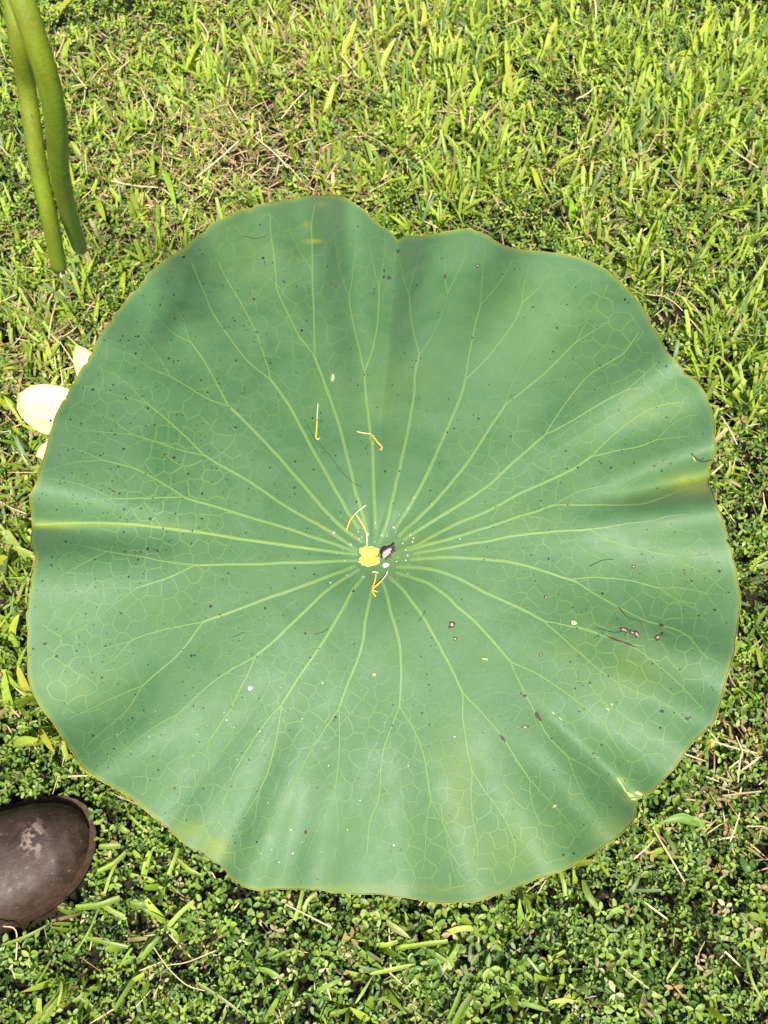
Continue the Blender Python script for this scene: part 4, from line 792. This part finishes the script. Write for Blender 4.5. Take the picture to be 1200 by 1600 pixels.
for pts, w_ in (([(1092,1288),(1065,1278),(1035,1284)], 19), ([(1070,1280),(1090,1282),(1098,1294)], 13), ([(1080,1288),(1084,1300),(1086,1312)], 8)):
    o = px_strip('weed_leaf', pts, w_, .03, (.16, .28, .05), (.2, .32, .07), M_grass, False); lo = Vector(o.location); o.parent = wd_; o.location = lo-wd_.location
v1, f1 = tube(smooth_poly([(0, 0, -.002), (-.004, 0, .015), (-.01, .001, .03)], .004), .0012, 6); link('weed_stem', mesh_np('weed_stem', v1, f1), M_stem, wd_)
ST = [([(1023,1298),(1045,1335),(1070,1378)],3),([(990,1343),(1010,1325),(1022,1312)],2.5),([(1130,1244),(1160,1240),(1190,1237)],4),([(1141,1315),(1150,1290),(1156,1270)],2.5),([(971,1511),(992,1528),(1014,1545)],2.5),([(1110,1157),(1145,1168),(1183,1177)],3.5),
 ([(1130,1153),(1160,1166),(1185,1185)],3),([(1160,1203),(1176,1192),(1187,1183)],3.5),([(240,1480),(263,1513),(293,1540),(320,1548)],2),([(260,1508),(293,1503),(337,1485)],2.5),([(3,1447),(25,1455),(25,1507)],2.5),([(307,277),(340,250),(373,220)],2.6),
 ([(173,283),(210,290),(247,293)],2.4),([(446,1413),(480,1430),(519,1450)],2.5),([(400,515),(440,540),(470,560)],2),([(1047,455),(1075,470),(1103,500)],2.5),([(930,0),(931,25),(925,47)],3),([(1127,218),(1150,238),(1185,262)],3),([(900,155),(915,148),(932,135)],2.5),
 ([(20,540),(35,520),(45,480)],2),([(88,470),(80,500),(76,530)],2.4),([(105,525),(118,537),(128,548)],3),([(20,740),(40,760),(60,790)],2.5),([(0,785),(20,795),(40,803)],3),([(560,205),(590,220),(610,235)],3),([(400,215),(430,240),(450,262)],2.6),([(440,185),(460,160),(480,140)],2.4),
 ([(310,30),(325,55),(315,85)],2.6),([(225,150),(240,175),(235,195)],2),([(1140,1200),(1160,1180),(1150,1150)],2.5),([(1127,650),(1140,670),(1152,695)],2.6),([(1010,460),(1050,470),(1105,530)],2)]
for pts, w_ in ST:
    if inside(*pts[0], 1.0) or inside(*pts[-1], 1.0): continue
    k_ = random.uniform(.75, 1.2); c = tuple(q*k_ for q in (.60, .48, .30))
    tag(px_strip('dry_straw', pts, w_, .029, c, c, M_straw, True, .003, 12), 'thin dry tan straw lying on the lawn', 'straw', 'dry straws on the lawn')
def upright(pts, w_, c):
    b0 = W(pts[0][0], pts[0][1], .006); t0 = W(pts[-1][0], pts[-1][1], .045)
    P = smooth_poly([b0, (b0+t0)/2+np.array([random.uniform(-.003, .003), .004, .004]), t0], np.linalg.norm(t0-b0)/7); n = len(P); u = np.linspace(0, 1, n); T = np.gradient(P, axis=0); T /= np.linalg.norm(T, axis=1)[:, None]
    sd_ = np.cross(T, [0, -.5, 1]); sd_ /= np.linalg.norm(sd_, axis=1)[:, None]; up = np.cross(sd_, T)
    hw = w_*.00055*np.interp(u, [0, .2, .6, .9, 1], [.6, 1, .95, .6, .15]); q = np.stack([P-sd_*hw[:, None]+up*(hw*.4)[:, None], P, P+sd_*hw[:, None]+up*(hw*.4)[:, None]], 1).reshape(-1, 3)-b0
    i = (np.arange(n-1)*3)[:, None]; j = np.arange(2)[None, :]; cc = np.array(c)*np.linspace(.8, 1.15, n)[:, None]
    o = link('grass_shoot', mesh_np('grass_shoot', q, np.stack([i+j, i+j+1, i+j+4, i+j+3], -1).reshape(-1, 4), True, {'col': np.repeat(cc, 3, 0)}), M_grass); o.location = tuple(b0)
    x_, y_ = pts[-1]
    wh_ = 'near the hanging stems' if x_ < 420 and y_ < 480 else 'beside the cream flower side of the leaf' if x_ < 200 else 'along the edge of the leaf with the yellow fold' if y_ > 380 else 'beyond the notch of the leaf' if x_ < 830 else 'beyond the leaf, farthest from the hanging stems'
    tag(o, 'bright yellow green grass blade standing '+wh_, 'shoot', 'grass shoots '+wh_); return o
YG = (.40, .50, .055)
for a, b_, w_ in [((505,197),(523,127),9),((537,110),(557,30),9),((541,150),(538,60),8),((567,125),(560,75),8),((590,130),(618,60),8),((658,60),(662,2),8),((690,110),(670,45),8),((730,170),(755,125),9),((745,130),(752,95),8),((800,170),(790,60),8),((640,250),(645,222),8),((690,225),(706,180),10),
 ((785,150),(800,100),8),((555,310),(566,276),8),((585,275),(600,245),8),((850,90),(870,30),8),((920,100),(940,80),9),((990,120),(998,70),9),((940,190),(960,175),9),((1000,225),(1025,205),12),((1075,165),(1080,110),7),((1060,120),(1115,20),8),((1170,10),(1172,60),8),
 ((1115,190),(1130,160),8),((1045,260),(1060,228),9),((1095,330),(1100,300),9),((1020,360),(1032,340),9),((1090,420),(1075,395),9),((965,305),(975,270),8),((893,345),(890,310),9),((940,330),(945,300),8),((845,300),(830,260),8),((1000,400),(1020,380),9),((1150,490),(1180,450),9),
 ((1010,640),(1045,620),8),((30,390),(25,355),8),((100,110),(110,60),10),((85,40),(110,0),9),((150,310),(165,345),9),((250,260),(275,325),8),((230,240),(240,270),7),((320,60),(290,110),8),((370,60),(395,30),8),((190,465),(196,425),8),((15,640),(0,615),10),((18,1010),(30,960),8),((5,890),(12,870),8),
 ((20,1115),(8,1050),9),((50,1095),(28,1040),9),((25,1170),(60,1155),9),((60,1130),(85,1175),9)]:
    if not inside(*b_, 1.0): upright((a, b_), w_, tuple(q*random.uniform(.75, 1.1) for q in YG))
